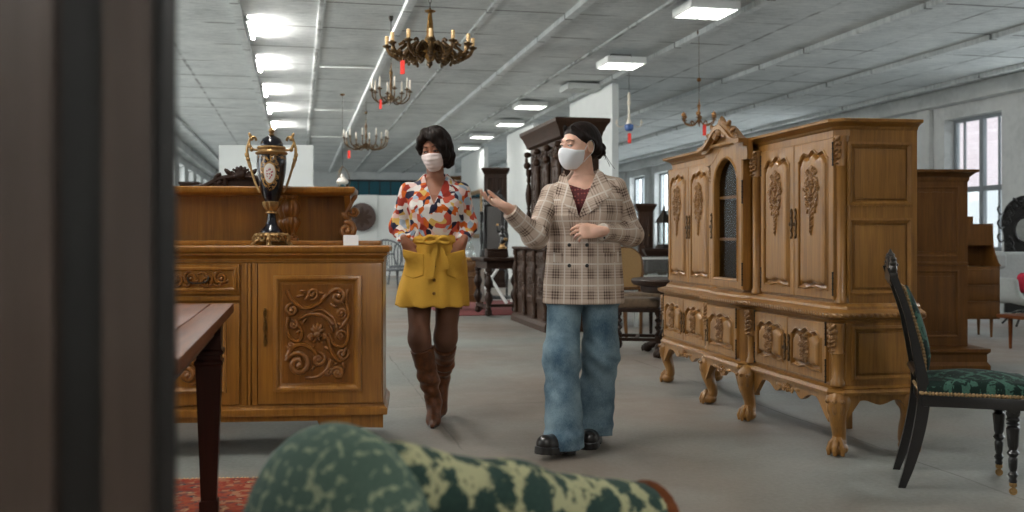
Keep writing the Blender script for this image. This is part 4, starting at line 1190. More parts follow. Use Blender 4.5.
# ---------------------------------------------------------------- ebonised chair at the right
m = N('dark green figured damask', .8, spec=.25)
v = m.co((1,1,1)); s_ = m.n('SeparateXYZ', {0: v})
dg = m.math('ABSOLUTE', m.math('SUBTRACT', m.math('FRACT', m.math('MULTIPLY', m.math('ADD', s_.outputs[0], s_.outputs[1]), 6)), .5))
dg2 = m.math('ABSOLUTE', m.math('SUBTRACT', m.math('FRACT', m.math('MULTIPLY', m.math('SUBTRACT', s_.outputs[0], s_.outputs[1]), 6)), .5))
k = m.math('MAXIMUM', m.math('LESS_THAN', dg, .10), m.math('LESS_THAN', dg2, .10))
vo = m.noise(v, 34, 3, .6, .8).outputs[0]
k = m.math('MAXIMUM', m.math('MULTIPLY', k, m.math('GREATER_THAN', vo, .44)), m.math('GREATER_THAN', vo, .6))
fine = m.noise(v, 200, 2).outputs[0]
m.col(m.mix(m.math('MULTIPLY', k, m.math('ADD', fine, .25)), srgb(14,34,29), srgb(70,108,94))); m.bump(fine, .2, .002)
M['damask'] = m.m
M['braid'] = plain('dull gilt braid', srgb(150,122,84), .6, .3, var=.45, sc=120)
phi = R(72.5); rm = Vector((1.75, 4.465)); fm = Vector((2.14, 4.34)); cc = (rm+fm)/2+Vector((.075,-.01))
t = thing('side_chair', 'black carved side chair with dark green patterned seat and gilt braid', 'chair', (cc.x, cc.y, 0), phi)
hy = .205
def sq(P):
    q = np.abs(P-np.array([0,-.01,.425]))-np.array([.175,.2,.016]); d = np.sqrt((np.maximum(q,0)**2).sum(1))+np.minimum(q.max(1),0)-.025
    dome = el(P, (0,-.01,.425), (.24,.26,.07)); return np.maximum(smin(d, np.maximum(dome, np.maximum(np.abs(P[:,0])-.195, np.abs(P[:,1]+.01)-.22)), .02), .40-P[:,2])
mesh_of('seat', solid(sq, (-.25,-.28,.37), (.25,.26,.53), .007), M['damask'], t)
b = B().box(-.205, .205, -.24, .225, .355, .405, .008); b.obj('seat_rail', M['ebony'], t, 30)
def gimp(pts, n, r, name='braid'):
    b = B(); P = [Vector(p) for p in pts]
    for i in range(len(P)-1):
        L = (P[i+1]-P[i]).length; k = max(2, int(L/.014))
        for j in range(k):
            c = P[i].lerp(P[i+1], (j+.5)/k); b.ell(tuple(c), (r, r, r), None, 6, 4)
    return b
gimp([(-.207,.225,.413),(-.207,-.243,.413),(.207,-.243,.413),(.207,.225,.413),(-.207,.225,.413)], 0, .0085).obj('braid', M['braid'], t)
for sx in (-1, 1):
    x = sx*.18
    b = B(); pts = spline([(x,.30,.0),(x,.262,.12),(x,.225,.28),(x,.212,.42),(x,.235,.56),(x,.28,.76),(x,.345,.945)], 5)
    b.loft([[(p.x-.017,p.y-.02*k,p.z),(p.x+.017,p.y-.02*k,p.z),(p.x+.017,p.y+.02*k,p.z),(p.x-.017,p.y+.02*k,p.z)] for i, p in enumerate(pts) for k in [.75+.5*sin(pi*min(1, i/ (len(pts)-1)*1.25)) if i < 24 else .75]])
    b.obj('rear_leg', M['ebony'], t, 30)
    b = B(); y = -.135
    b.box(x-.024, x+.024, y-.024, y+.024, .345, .40, .003)
    b.lathe([(.013,.05),(.016,.06),(.013,.07),(.02,.085),(.012,.1),(.016,.115),(.018,.15),(.014,.16),(.024,.175),(.015,.19),(.02,.205),(.026,.28),(.017,.29),(.027,.297),(.018,.304),(.024,.31),(.028,.318),(.02,.325),(.026,.335),(.026,.346)], (x, y, 0), 20, flute=.05, nf=8)
    lg = b.obj('front_leg', M['ebony'], t, 40)
    b = B(); b.lathe([(.012,.034),(.015,.038),(.015,.05),(.012,.053)], (x, y, 0), 12); b.tube([(x-.006, y, .016),(x+.006, y, .016)], .016, 14); b.box(x-.011, x-.008, y-.006, y+.006, .014, .04); b.box(x+.008, x+.011, y-.006, y+.006, .014, .04)
    b.obj('caster', M['gold'], lg, 30)
    b = B()
    for k in range(4):
        a = k*pi/2; b.leaf(x+0, .372, a, .022, .01, .005, y-.026)
    b.obj('rosette', M['gold'], lg, 40)
def by(z): return .235+(.345-.235)*((z-.56)/.385)**1.1 if z > .56 else .235
b = B(); rings = []
for i in range(13):
    z = .50+.36*i/12; w = .155*(1 if i not in (0,12) else .92); y = by(z)-.026
    th = .034*sin(pi*(.1+.8*i/12))**.6
    rings.append([(-w,y-.008,z),(-w*.8,y-.012-th*.7,z),(0,y-.014-th,z),(w*.8,y-.012-th*.7,z),(w,y-.004,z),(w,y+.012,z),(0,y+.02,z),(-w,y+.012,z)])
b.loft(rings); b.obj('back_pad', M['damask'], t, 60)
for z_ in (.49,.88): B().tube([(-.18,by(z_),z_),(.18,by(z_),z_)], .019, 8).obj('back_rail', M['ebony'], t)
q_ = [(sx, z) for sx, z in ((-.16,.50),(-.16,.86),(.16,.86),(.16,.50),(-.16,.50))]
dense = []
for (a, z), (c, w) in zip(q_, q_[1:]):
    for i in range(8): dense.append((a+(c-a)*i/8, by(z+(w-z)*i/8)-.03, z+(w-z)*i/8))
dense.append(dense[0]); gimp(dense, 0, .009).obj('braid', M['braid'], t)
b = B(Matrix.Translation((0, .335, -.045)))
b.prism(sp2([(-.19,.93),(-.2,.965),(-.16,.985),(-.09,.98),(-.05,1.02),(0,1.045),(.05,1.02),(.09,.98),(.16,.985),(.2,.965),(.19,.93)], 4), -.012, .014)
for q in (-1, 1):
    b.scroll(q*.14, .955, .026, .005, pi/2, q*1.4, .008, -.014, 16, 6); b.stem([(q*.03,1.02),(q*.08,.975),(q*.12,.99)], .009, .006, -.014); b.leaf(q*.06, 1.0, pi/2-q*1.0, .06, .024, .009, -.013)
    b.ell((q*.185, 0, .985), (.018,.018,.024), None, 8, 6); b.lathe([(.012,.0),(.017,.01),(.01,.02),(.014,.03),(.002,.045)], (q*.185,0,1.0), 8)
b.flower(0, 1.0, .032, .013, -.014, 7); b.lathe([(.016,1.03),(.02,1.045),(.01,1.055),(.003,1.07)], (0,0,0), 8)
b.obj('crest', plain('worn ebonised carving', srgb(60,56,52), .3, .4, var=.6, sc=50), t, 50)
# ---------------------------------------------------------------- furniture further back
FH = TH-R(90)                                  # fronts facing across the aisle
def hp3(t, d): x, y = hall(t, d); return (x, y, 0)
def turned(b, x, y, z0, z1, r, n=1, seg=14):
    h = z1-z0
    P = [(r*.9,0),(r*1.0,.03),(r*.6,.06),(r*.75,.1),(r*.5,.14)]
    for i in range(n):
        a, c = .16+.7*i/n, .16+.7*(i+1)/n; w = c-a
        P += [(r*.55,a),(r*1.15,a+w*.3),(r*1.25,a+w*.5),(r*.8,a+w*.75),(r*.5,a+w*.9),(r*.8,a+w*.96)]
    P += [(r*.6,.9),(r,.93),(r,1)]
    b.lathe([(q, z0+k*h) for q, k in P], (x, y, 0), seg); return b
def twist(b, x, y, z0, z1, r, turns, seg=10, n=36):
    rings = []
    for i in range(n+1):
        k = i/n; z = z0+(z1-z0)*k; a = 2*pi*turns*k
        e = min(1, min(k, 1-k)*10)
        rings.append([(x+r*.35*e*cos(a)+r*.72*cos(2*pi*j/seg), y+r*.35*e*sin(a)+r*.72*sin(2*pi*j/seg), z) for j in range(seg)])
    b.loft(rings); return b
def panelled_door(parent, x0, x1, z0, z1, y, mt, carve=None, cm=None, knob=None):
    d = B().box(x0, x1, y-.018, y+.004, z0, z1, .003).obj('door', mt, parent, 30)
    g = min(.05, (x1-x0)*.16)
    B().frame(x0+g, x1-g, z0+g, z1-g, [(0,0),(.003,.009),(.012,.012),(.022,.003),(.03,-.003)], y-.018).obj('moulding', mt, d, 30)
    if carve:
        b = B(); carve(b, x0+g*1.9, x1-g*1.9, z0+g*1.9, z1-g*1.9, y-.018); b.obj('carving', cm or mt, d, 50)
    if knob is not None: B().ell((knob, y-.028, (z0+z1)/2), .012, None, 8, 6).obj('knob', M['brass'], d)
    return d
def small_carve(b, x0, x1, z0, z1, y):
    xc, zc = (x0+x1)/2, (z0+z1)/2; w, h = (x1-x0)/2, (z1-z0)/2
    b.stem([(xc, z0), (xc, zc), (xc, z1)], .008, .006, y)
    for q in (-1, 1):
        for k in (-.6, -.1, .4): b.scroll(xc+q*w*.55, zc+h*k, min(w*.4, .05), .006, pi/2, q*1.3, .008, y, 14, 5); b.leaf(xc+q*w*.2, zc+h*k, pi/2-q*.8, w*.6, w*.25, .01, y)
    b.flower(xc, zc+h*.1, min(w*.5, .05), .014, y, 6); b.leaf(xc, z1-h*.35, pi/2, h*.35, w*.35, .012, y)

# tall carved cabinet behind the woman in the checked jacket
t = thing('carved_cabinet', 'tall dark carved two-stage cabinet with heavy cornice behind the checked jacket', 'cabinet', hp3(12.0, 2.78), FH)
w, mt = .875, M['darkoak']
B().rloft([(w+.05,.36,0),(w+.05,.36,.06),(w+.03,.34,.1),(w+.0,.31,.12)], 0, .33).obj('plinth', mt, t, 20)
B().box(-w, w, .03, .64, .12, .93).obj('lower_body', mt, t, 0)
B().rloft([(w+.0,.305,.92),(w+.03,.335,.935),(w+.05,.355,.95),(w+.05,.355,.97),(w+.02,.33,.975)], 0, .335).obj('worktop', mt, t, 20)
for i in range(3):
    a = -w+.1+i*(2*w-.2)/3; c = a+(2*w-.2)/3-.06
    panelled_door(t, a+.05, c+.02, .3, .72, .03, mt, small_carve)
    d = B().box(a+.05, c+.02, .012, .034, .76, .9, .004).obj('drawer', mt, t, 30); g = B(); scroll_strip(g, a+.08, c-.01, .83, .1, .012); g.obj('carving', mt, d, 50)
for i in range(4):
    x = -w+.07+i*(2*w-.14)/3; b = B(); turned(b, x, .01, .12, .93, .035, 2); b.obj('column', mt, t, 40)
B().box(-w+.03, w-.03, .22, .64, .97, 2.26).obj('upper_body', mt, t, 0)
for i in range(3):
    a = -w+.12+i*(2*w-.24)/3; c = a+(2*w-.24)/3-.02
    panelled_door(t, a+.03, c-.02, 1.2, 2.0, .22, mt, small_carve)
    g = B(); scroll_strip(g, a, c, 2.12, .16, .22); g.flower((a+c)/2, 2.12, .06, .03, .215, 8); g.obj('frieze_carving', mt, t, 50)
for i in range(4):
    x = -w+.09+i*(2*w-.18)/3; b = B(); turned(b, x, .18, .97, 1.98, .036, 2); b.obj('column', mt, t, 40)
    g = B(); g.ell((x, .16, 2.03), (.045,.05,.05)); g.scroll(x, 2.1, .05, .01, pi/2, 1.4, .014, .15, 16, 6); g.ell((x, .165, 2.17), (.04,.05,.04)); g.obj('bracket', mt, t, 50)
B().rloft([(w-.02,.22,2.24),(w+.0,.25,2.26),(w+.01,.26,2.3),(w+.03,.28,2.34),(w+.04,.29,2.37),(w+.075,.325,2.42),(w+.08,.33,2.46),(w+.05,.30,2.47)], 0, .42).obj('cornice', mt, t, 20)
B(Matrix.Translation((w-.0295, .43, 0)) @ Matrix.Rotation(R(90), 4, 'Z')).frame(-.16, .16, 1.1, 2.15, [(0,0),(0,.006),(.02,.01),(.03,0),(.04,-.002)], 0).obj('side_panel', mt, t, 30)
pc = hall(12.3, 2.86)
o = thing('price_card', 'white card leaning on the lower ledge of the tall carved cabinet', 'card', (pc[0], pc[1], .9755), FH)
B().prism([(0,0),(.05,.2),(.054,.2),(.008,0)], -.07, .07, 'yz').obj('card', M['paper'], o, 0)

# dark table with bulbous legs, and what stands on it
Y = 14.1; cx = at(502, Y)
t = thing('side_table', 'dark table with bulbous turned legs carrying a wooden box', 'table', (cx, Y, .012), TH)
mt = M['darkwood']; w, dp, h = .36, .5, .8
B().rloft([(w-.02,dp-.02,h-.05),(w,dp,h-.035),(w,dp,h-.01),(w-.01,dp-.01,h)]).obj('top', mt, t, 20)
B().rloft([(w-.06,dp-.06,h-.15),(w-.06,dp-.06,h-.05)]).obj('apron', mt, t, 0)
for sx in (-1, 1):
    for sy in (-1, 1):
        b = B(); turned(b, sx*(w-.09), sy*(dp-.09), .06, h-.14, .05, 2); b.ell((sx*(w-.09), sy*(dp-.09), .04), (.05,.05,.04)); b.obj('leg', mt, t, 40)
b = B()
for sx in (-1, 1): b.box(sx*(w-.09)-.02, sx*(w-.09)+.02, -dp+.09, dp-.09, .1, .14)
b.box(-w+.09, w-.09, -.02, .02, .1, .14); b.obj('stretcher', mt, t, 0)
o = thing('wooden_box', 'dark wooden box lying on the bulbous-legged table', 'box', (at(496, 13.9), 13.9, .812), TH)
B().box(-.14, .14, -.1, .1, 0, .09, .006).obj('body', mt, o, 30); B().box(-.145, .145, -.105, .105, .09, .125, .01).obj('lid', mt, o, 30)
o = thing('figurine', 'small dark and gilt figurine standing on the wooden box', 'figurine', (at(502.5, 13.9), 13.9, .937), 0)
B().lathe([(.06,0),(.06,.02),(.04,.03),(.03,.06),(.05,.07)], seg=12).obj('base', M['gold'], o)
b = B(); b.tube(spline([(0,0,.06),(.015,0,.14),(-.01,0,.2),(.0,0,.25)], 4), [.03,.036,.045,.048,.046,.04,.036,.04,.042,.035,.026,.02,.018], 8); b.ell((0,0,.285), (.026,.028,.034)); b.tube(spline([(.03,0,.23),(.075,0,.19),(.05,-.03,.15)],4), .012, 6); b.tube(spline([(-.03,0,.23),(-.08,0,.25),(-.07,0,.32)],4), .012, 6)
b.obj('body', M['ebony'], o, 180)
B().ell((.04,-.03,.13), (.035,.03,.025)).obj('gilt_drape', M['gold'], o); B().ell((-.07,0,.33), (.02,.02,.02)).obj('gilt_torch', M['gold'], o)
o = thing('decanter', 'clear glass decanter standing on the pale bedside cabinet', 'decanter', (at(470.5, 15), 15, .792), 0)
B().lathe([(.06,0),(.075,.02),(.08,.08),(.06,.14),(.025,.19),(.022,.26),(.035,.275),(.03,.28),(.018,.262),(.02,.2)], seg=16).obj('bottle', M['clear'], o)
B().lathe([(.018,.27),(.03,.29),(.034,.32),(.02,.35),(.002,.36)], seg=12).obj('stopper', M['clear'], o)
o = thing('bedside_cabinet', 'small brown bedside cabinet with pale top behind the yellow skirt', 'cabinet', (at(470, 15), 15, .012), R(-8))
B().box(-.19, .19, -.16, .16, .12, .74).obj('body', M['walnut'], o, 0); B().box(-.21, .21, -.18, .18, .74, .78, .008).obj('top', M['oak'], o, 30)
panelled_door(o, -.17, .17, .16, .56, -.16, M['walnut'], None, None, .13); B().box(-.17, .17, -.176, -.158, .59, .71, .004).obj('drawer', M['walnut'], o, 30)
for sx in (-1, 1):
    for sy in (-1, 1): B().rloft([(.018,.018,0),(.024,.024,.12)], sx*.16, sy*.13).obj('leg', M['walnut'], o, 0)
# white folding trestle behind the table
o = thing('trestle', 'white folding trestle with crossed legs behind the bulbous-legged table', 'trestle', (at(509, 16.6), 16.6, .013), TH)
for sx in (-1, 1):
    for q in (-1, 1): B().tube([(sx*.3-q*.22, q*.2, 0), (sx*.3+q*.22, -q*.02, .74)], .026, 8).obj('leg', M['white_metal'], o)
B().box(-.58, .58, -.05, .05, .72, .76).obj('rail', M['white_metal'], o, 0)
# black carved mirror
o = thing('carved_mirror', 'black carved standing mirror with pierced crest behind the bulbous-legged table', 'mirror', (at(494, 17.9), 17.9, 0), R(-14))
b = B(); b.frame(-.2, .2, .5, 1.72, [(0,0),(0,.03),(.03,.045),(.06,.03),(.07,.01),(.07,0)], 0); b.obj('frame', M['ebony'], o, 40)
B().box(-.19, .19, 0, .03, .5, 1.72).obj('back_board', M['ebony'], o, 0)
B().box(-.14, .14, -.008, -.002, .56, 1.66).obj('mirror_glass', plain('darkened mirror', (.03,.024,.02), .35), o, 0)  # plain dark colour stands in for a dark reflection in the glass
b = B()
for q in (-1, 1):
    b.scroll(q*.1, 1.82, .08, .015, pi/2, q*1.5, .022, 0, 20, 6); b.scroll(q*.17, 1.74, .05, .01, pi, q*1.3, .016, 0, 16, 6); b.leaf(q*.06, 1.87, pi/2-q*.7, .12, .05, .02, 0)
b.flower(0, 1.84, .07, .025, 0, 7); b.prism([(-.2,1.7),(-.19,1.8),(0,1.9),(.19,1.8),(.2,1.7)], .005, .02); b.obj('crest', M['ebony'], o, 50)
for q in (-1, 1):
    b = B(); turned(b, q*.235, .0, 0, 1.5, .03, 3, 10); b.ell((q*.235, 0, 1.53), .04); b.obj('post', M['ebony'], o, 40)
B().box(-.28, .28, -.16, .16, 0, .06, .01).obj('foot', M['ebony'], o, 30)
# gilt mirror on the third partition
def wallM(t, d, z): x, y = hall(t, d); return Matrix.Translation((x, y, z)) @ Matrix.Rotation(FH, 4, 'Z')
o = thing('wall_mirror', 'tall gilt-framed mirror hanging on the white partition beside the flowered blouse', 'mirror', (0,0,0)); tt = (31.6-.2093*5.5)/.9779
x, y = hall(tt, 5.5-.05); o.location = (x, y, 1.1); o.rotation_euler = (0, 0, FH)
B().frame(-1.1, 1.1, 0, 1.5, [(0,0),(0,.04),(.05,.06),(.1,.04),(.13,.02),(.13,0)], .049).obj('frame', M['gold'], o, 40)
B().box(-1.0, 1.0, .035, .045, .1, 1.4).obj('mirror_glass', M['mirror'], o, 0)
# far dark wardrobes by the partition
def wardrobe(label, px0, px1, ytop, Y, mt, nd=2, rz=0, dep=.5):
    w = (px1-px0)/2000*Y; h = zz(ytop, Y)
    o = thing('wardrobe', label, 'wardrobe', (at((px0+px1)/2, Y), Y, 0), rz, None)
    B().box(-w, w, 0, dep, .1, h-.12).obj('body', mt, o, 0)
    B().rloft([(w+.02,dep/2+.02,0),(w+.02,dep/2+.02,.08),(w,dep/2,.1)], 0, dep/2).obj('plinth', mt, o, 20)
    B().rloft([(w,dep/2,h-.13),(w+.02,dep/2+.02,h-.1),(w+.06,dep/2+.06,h-.03),(w+.06,dep/2+.06,h),(w+.02,dep/2+.02,h+.01)], 0, dep/2).obj('cornice', mt, o, 20)
    for i in range(nd):
        a = -w+.04+(2*w-.08)*i/nd; c = a+(2*w-.08)/nd
        panelled_door(o, a+.008, c-.008, .16, h*.45, 0, mt, small_carve); panelled_door(o, a+.008, c-.008, h*.47, h-.18, 0, mt, small_carve, None, c-.03 if i == 0 else a+.03)
    return o
wardrobe('dark brown wardrobe far behind the gesturing hand', 484, 507, 168, 22, M['darkwood'], 2, R(0))
wardrobe('brown wardrobe just behind the flowered shoulder', 452, 464, 176, 35, M['walnut'], 1, R(-10))
o = thing('rug', 'dark red rug under the bulbous-legged table', 'rug', (at(487, 15.6), 15.6, 0), TH)
B().box(-.9, .75, -1.6, 1.6, 0, .012, .004).obj('pile', plain('dark red rug', srgb(98,38,36), .95, var=.3, sc=20), o, 30)

# ------------------------------------------ group seen past the checked jacket
# chair with twisted legs
Y = 9.45
o = thing('twist_chair', 'dark chair with barley-twist legs and brown seat behind the checked jacket', 'chair', (at(637, 9.55), 9.55, 0), R(80))
mt = M['darkwood']
def pad(x0, x1, y0, y1, z0, z1, r):
    def f(P):
        q = np.abs(P-np.array([(x0+x1)/2,(y0+y1)/2,(z0+z1)/2]))-np.array([(x1-x0)/2-r,(y1-y0)/2-r,(z1-z0)/2-r]); return np.sqrt((np.maximum(q,0)**2).sum(1))+np.minimum(q.max(1),0)-r
    return solid(f, (x0-.03,y0-.03,z0-.03), (x1+.03,y1+.03,z1+.03), .012)
mesh_of('seat', pad(-.22,.22,-.22,.2,.42,.51,.035), M['brown_seat'], o)
B().box(-.22, .22, -.22, .2, .385, .425, .006).obj('seat_rail', mt, o, 30)
for sx in (-1, 1):
    for sy in (-1, 1):
        b = B(); x, y = sx*.195, sy*.19-.01
        b.box(x-.024, x+.024, y-.024, y+.024, .36, .42, .003); twist(b, x, y, .16, .36, .026, 3); b.box(x-.024, x+.024, y-.024, y+.024, .1, .16, .003); b.ell((x, y, .05), (.03,.03,.05), None, 10, 6)
        b.obj('leg', mt, o, 40)
b = B()
for sx in (-1, 1): b.box(sx*.195-.014, sx*.195+.014, -.2, .18, .115, .145)
b.box(-.195, .195, -.015, .015, .115, .145); b.obj('stretcher', mt, o, 0)
for sx in (-1, 1):
    b = B(); twist(b, sx*.195, .2, .42, 1.02, .024, 6); b.ell((sx*.195,.2,1.05), .03); b.obj('back_post', mt, o, 40)
b = B(); b.box(-.195, .195, .185, .215, .92, 1.0, .004); b.box(-.195, .195, .185, .215, .55, .6, .004)
for k in (-.1, 0, .1): twist(b, k, .2, .6, .92, .014, 4, 8, 24)
b.obj('back_rail', mt, o, 30)
# cane-backed chair
o = thing('cane_chair', 'round-backed cane chair with brown frame behind the twist-legged chair', 'chair', (at(634, 10.9), 10.9, 0), R(20))
mesh_of('seat', pad(-.22,.22,-.22,.2,.42,.49,.03), M['brown_seat'], o)
out = sp2([(-.17,.52),(-.21,.7),(-.19,.86),(-.1,.95),(0,.97),(.1,.95),(.19,.86),(.21,.7),(.17,.52)], 4)
b = B(); b.tube([(x, .2+.05*(z-.5), z) for x, z in out]+[(out[0][0], .2, .52)], .02, 8); b.obj('back_frame', M['walnut'], o)
B().prism(out, .2, .206).obj('cane_panel', M['cane'], o, 0)
for sx in (-1, 1):
    B().tube(spline([(sx*.16,.2,.55),(sx*.19,.2,.4),(sx*.2,.23,0)],4), .02, 8).obj('leg', M['walnut'], o); B().tube(spline([(sx*.19,-.18,.43),(sx*.21,-.21,.25),(sx*.19,-.2,0)],4), [.026,.026,.026,.025,.023,.021,.02,.018,.016], 8).obj('leg', M['walnut'], o)
B().box(-.21, .21, -.21, .19, .39, .43, .01).obj('seat_rail', M['walnut'], o, 30)
# round pedestal table
o = thing('pedestal_table', 'dark round pedestal table with clawed foot beside the oak cabinet', 'table', (at(681, 9.25), 9.25, 0), .35)
B().lathe([(.40,.64),(.44,.65),(.455,.67),(.46,.69),(.45,.705),(.44,.708),(.002,.709)], seg=40).obj('top', M['darkwood'], o, 30)
b = B(); b.lathe([(.36,.58),(.37,.6),(.37,.64),(.35,.65)], seg=40); b.obj('apron', M['darkwood'], o, 30)
b = B(); b.lathe([(.05,.1),(.09,.16),(.1,.22),(.06,.28),(.05,.34),(.08,.4),(.09,.46),(.06,.52),(.1,.58)], seg=18); b.obj('column', M['darkwood'], o, 40)
for i in range(4):
    a = i*pi/2+.5; ca, sa = cos(a), sin(a); b = B()
    b.tube(spline([(.05*ca,.05*sa,.2),(.16*ca,.16*sa,.2),(.26*ca,.26*sa,.1),(.36*ca,.36*sa,.06)],5), [.05]*5+[.045]*5+[.035]*6, 8); b.ell((.37*ca,.37*sa,.045), (.05,.05,.045), None, 10, 6)
    for k in (-.5,0,.5): b.ell((.37*ca+.045*cos(a+k),.37*sa+.045*sin(a+k),.035), (.016,.016,.03), None, 6, 4)
    b.obj('foot', M['darkwood'], o, 50)
# vitrine, cupboards, lantern
o = thing('display_case', 'low glass display case with white rails beside the oak cabinet', 'display case', (at(662, 12.6), 12.6, 0), TH)
w, d_ = .45, .3
b = B()
for sx in (-1, 1):
    for sy in (-1, 1): B().box(sx*w-.02, sx*w+.02, sy*d_-.02, sy*d_+.02, 0, .84).obj('leg', M['white_metal'], o, 0)
B().box(-w, w, -d_, d_, .53, .58).obj('tray', M['darkwood'], o, 0)
b = B()
for z in (.6, .82):
    for sy in (-1, 1): b.box(-w, w, sy*d_-.02, sy*d_+.02, z, z+.025)
    for sx in (-1, 1): b.box(sx*w-.02, sx*w+.02, -d_, d_, z, z+.025)
b.obj('rail', M['white_metal'], o, 0)
b = B(); b.box(-w+.02, w-.02, -d_-.003, -d_+.003, .625, .82); b.box(-w+.02, w-.02, -d_+.02, d_-.02, .846, .852); b.obj('pane', M['clear'], o, 0)
for i, k in enumerate((-.25, 0, .22)):
    q = hall(0, 0); v3 = Vector((at(662, 12.6), 12.6)) + Matrix.Rotation(TH, 2) @ Vector((k, 0))
    g = thing('bowl', ('small dark bowl at the left inside the display case', 'small dark bowl in the middle of the display case', 'small dark bowl at the right inside the display case')[i], 'bowl', (v3.x, v3.y, .58), 0, 'bowls in the display case')
    B().lathe([(.04,0),(.045,.01),(.03,.02),(.05,.04),(.08,.08),(.076,.08),(.045,.045),(.002,.035)], seg=14).obj('bowl', M['bronze'], g)
    B().lathe([(.004,.02),(.012,.028),(.004,.036)], (.09,0,.03), 8).obj('handle', M['bronze'], g)
wardrobe('plain brown cupboard seen between checked sleeve and oak cabinet', 639, 653, 204, 17, M['darkoak'], 1, R(-4), .45)
o = wardrobe('low dark cupboard under the pointed lantern by the oak cabinet', 648, 676, 249, 16, M['darkwood'], 2, R(-4), .5)
hz_ = zz(249, 16)
o = thing('lantern', 'dark pointed lantern standing on the low dark cupboard by the window', 'lantern', (at(664, 16.2), 16.2, hz_+.01), .3)
b = B(); b.lathe([(.15,0),(.15,.03),(.12,.05),(.12,.06)], seg=6); b.obj('base', M['iron'], o, 0)
for i in range(6): a = 2*pi*i/6; B().box(.11*cos(a)-.009, .11*cos(a)+.009, .11*sin(a)-.009, .11*sin(a)+.009, .06, .42).obj('post', M['iron'], o, 0)
B().lathe([(.1,.06),(.1,.42)], seg=6).obj('pane', M['clear'], o, 0)
B().lathe([(.16,.41),(.15,.43),(.11,.5),(.05,.57),(.02,.63),(.025,.65),(.004,.7)], seg=6).obj('roof', M['iron'], o, 0)
o = thing('stool', 'green-topped stool beneath the round pedestal table', 'stool', (at(672, 11.2), 11.2, 0), .2)
mesh_of('cushion', pad(-.25,.25,-.18,.18,.36,.43,.03), plain('sea green cloth', srgb(74,110,96), .9), o)
for sx in (-1, 1):
    for sy in (-1, 1): B().rloft([(.014,.014,0),(.02,.02,.365)], sx*.2, sy*.14).obj('leg', M['darkwood'], o, 0)
B().box(-.22, .22, -.16, .16, .32, .365).obj('seat_rail', M['darkwood'], o, 0)

# ------------------------------------------ left background
Y = 28.9
o = thing('round_plaque', 'round dark wooden plaque hanging on the white screen past the sideboard', 'plaque', (at(362, Y), Y, zz(217, Y)), 0)
MX = Matrix.Rotation(R(90), 4, 'X')
B(MX).lathe([(.002,0),(.40,.0),(.41,.02),(.4,.05),(.37,.055),(.35,.04),(.3,.045),(.002,.05)], seg=40).obj('disc', plain('dark plaque', srgb(58,38,32), .5, var=.25, sc=12), o, 30)
b = B()
for i in range(8): b.leaf(0, 0, 2*pi*i/8, .3, .12, .012, -.052)
b.obj('relief', M['darkoak'], o, 50)
o = None
def rocker(label, px, Y, rz):
    o = thing('rattan_chair', label, 'chair', (at(px, Y), Y, 0), rz, 'grey rattan chairs past the sideboard'); mt = M['rattan']
    B().lathe([(.002,.4),(.28,.4),(.3,.42),(.28,.45),(.002,.46)], seg=20).obj('seat', mt, o)
    out = sp2([(-.27,.45),(-.33,.7),(-.26,.95),(0,1.05),(.26,.95),(.33,.7),(.27,.45)], 5)
    b = B(); b.tube([(x, .2+.12*(1-abs(x)/.33), z) for x, z in out], .022, 7); b.obj('back_frame', mt, o)
    b = B()
    for i in range(9):
        x = -.24+.06*i; b.tube([(x,.24,.45),(x*1.1,.28+.04*(1-abs(x)/.3),1.02-abs(x)**2*2.2)], .01, 5)
    b.obj('back_weave', mt, o)
    for sx in (-1, 1):
        for sy in (-1, 1): B().tube([(sx*.2, sy*.18, .42), (sx*.25, sy*.22, 0)], .02, 7).obj('leg', mt, o)
        B().tube(spline([(sx*.31,.16,.72),(sx*.34,-.1,.68),(sx*.27,-.22,.45)],5), .018, 7).obj('arm', mt, o)
rocker('grey rattan chair nearest the corner of the sideboard', 391, 21, .5); rocker('grey rattan chair half behind the flowered sleeve', 402, 23.5, -.4)
# carved headboard behind the sideboard
Y = 6.25; cx = at(241, Y)
o = thing('headboard', 'dark carved headboard whose crest rises behind the sideboard gallery', 'headboard', (cx, Y, 0), R(5.5))
ol = sp2([(-.44,1.36),(-.4,1.375),(-.3,1.385),(-.22,1.40),(-.14,1.44),(-.08,1.455),(0,1.46),(.08,1.455),(.14,1.44),(.22,1.40),(.3,1.385),(.4,1.375),(.44,1.36)], 3)
B().prism([(-.44,.1)]+ol+[(.44,.1)], 0, .035).obj('board', M['darkwood'], o, 30)
b = B(); b.tube([(x, -.008, z) for x, z in ol], .016, 7)
for q in (-1, 1): b.scroll(q*.12, 1.43, .045, .01, pi/2, -q*1.4, .014, -.01, 18, 6); b.scroll(q*.05, 1.475, .03, .006, pi/2, q*1.3, .01, -.01, 14, 6); b.leaf(q*.05, 1.46, pi/2-q*.8, .07, .03, .015, -.01)
for k in (-.5, 0, .5): b.leaf(0, 1.47, pi/2+k, .06, .03, .016, -.005)
b.ell((0,-.01,1.47), (.04,.025,.03)); b.obj('crest', M['darkwood'], o, 50)
for sx in (-1, 1): B().box(sx*.44-.03, sx*.44+.03, -.01, .045, 0, 1.36, .006).obj('post', M['darkwood'], o, 30)
wardrobe('dark carved wardrobe far off by the left-hand windows', 181, 197, 182, 24, M['darkwood'], 1, R(12), .45)
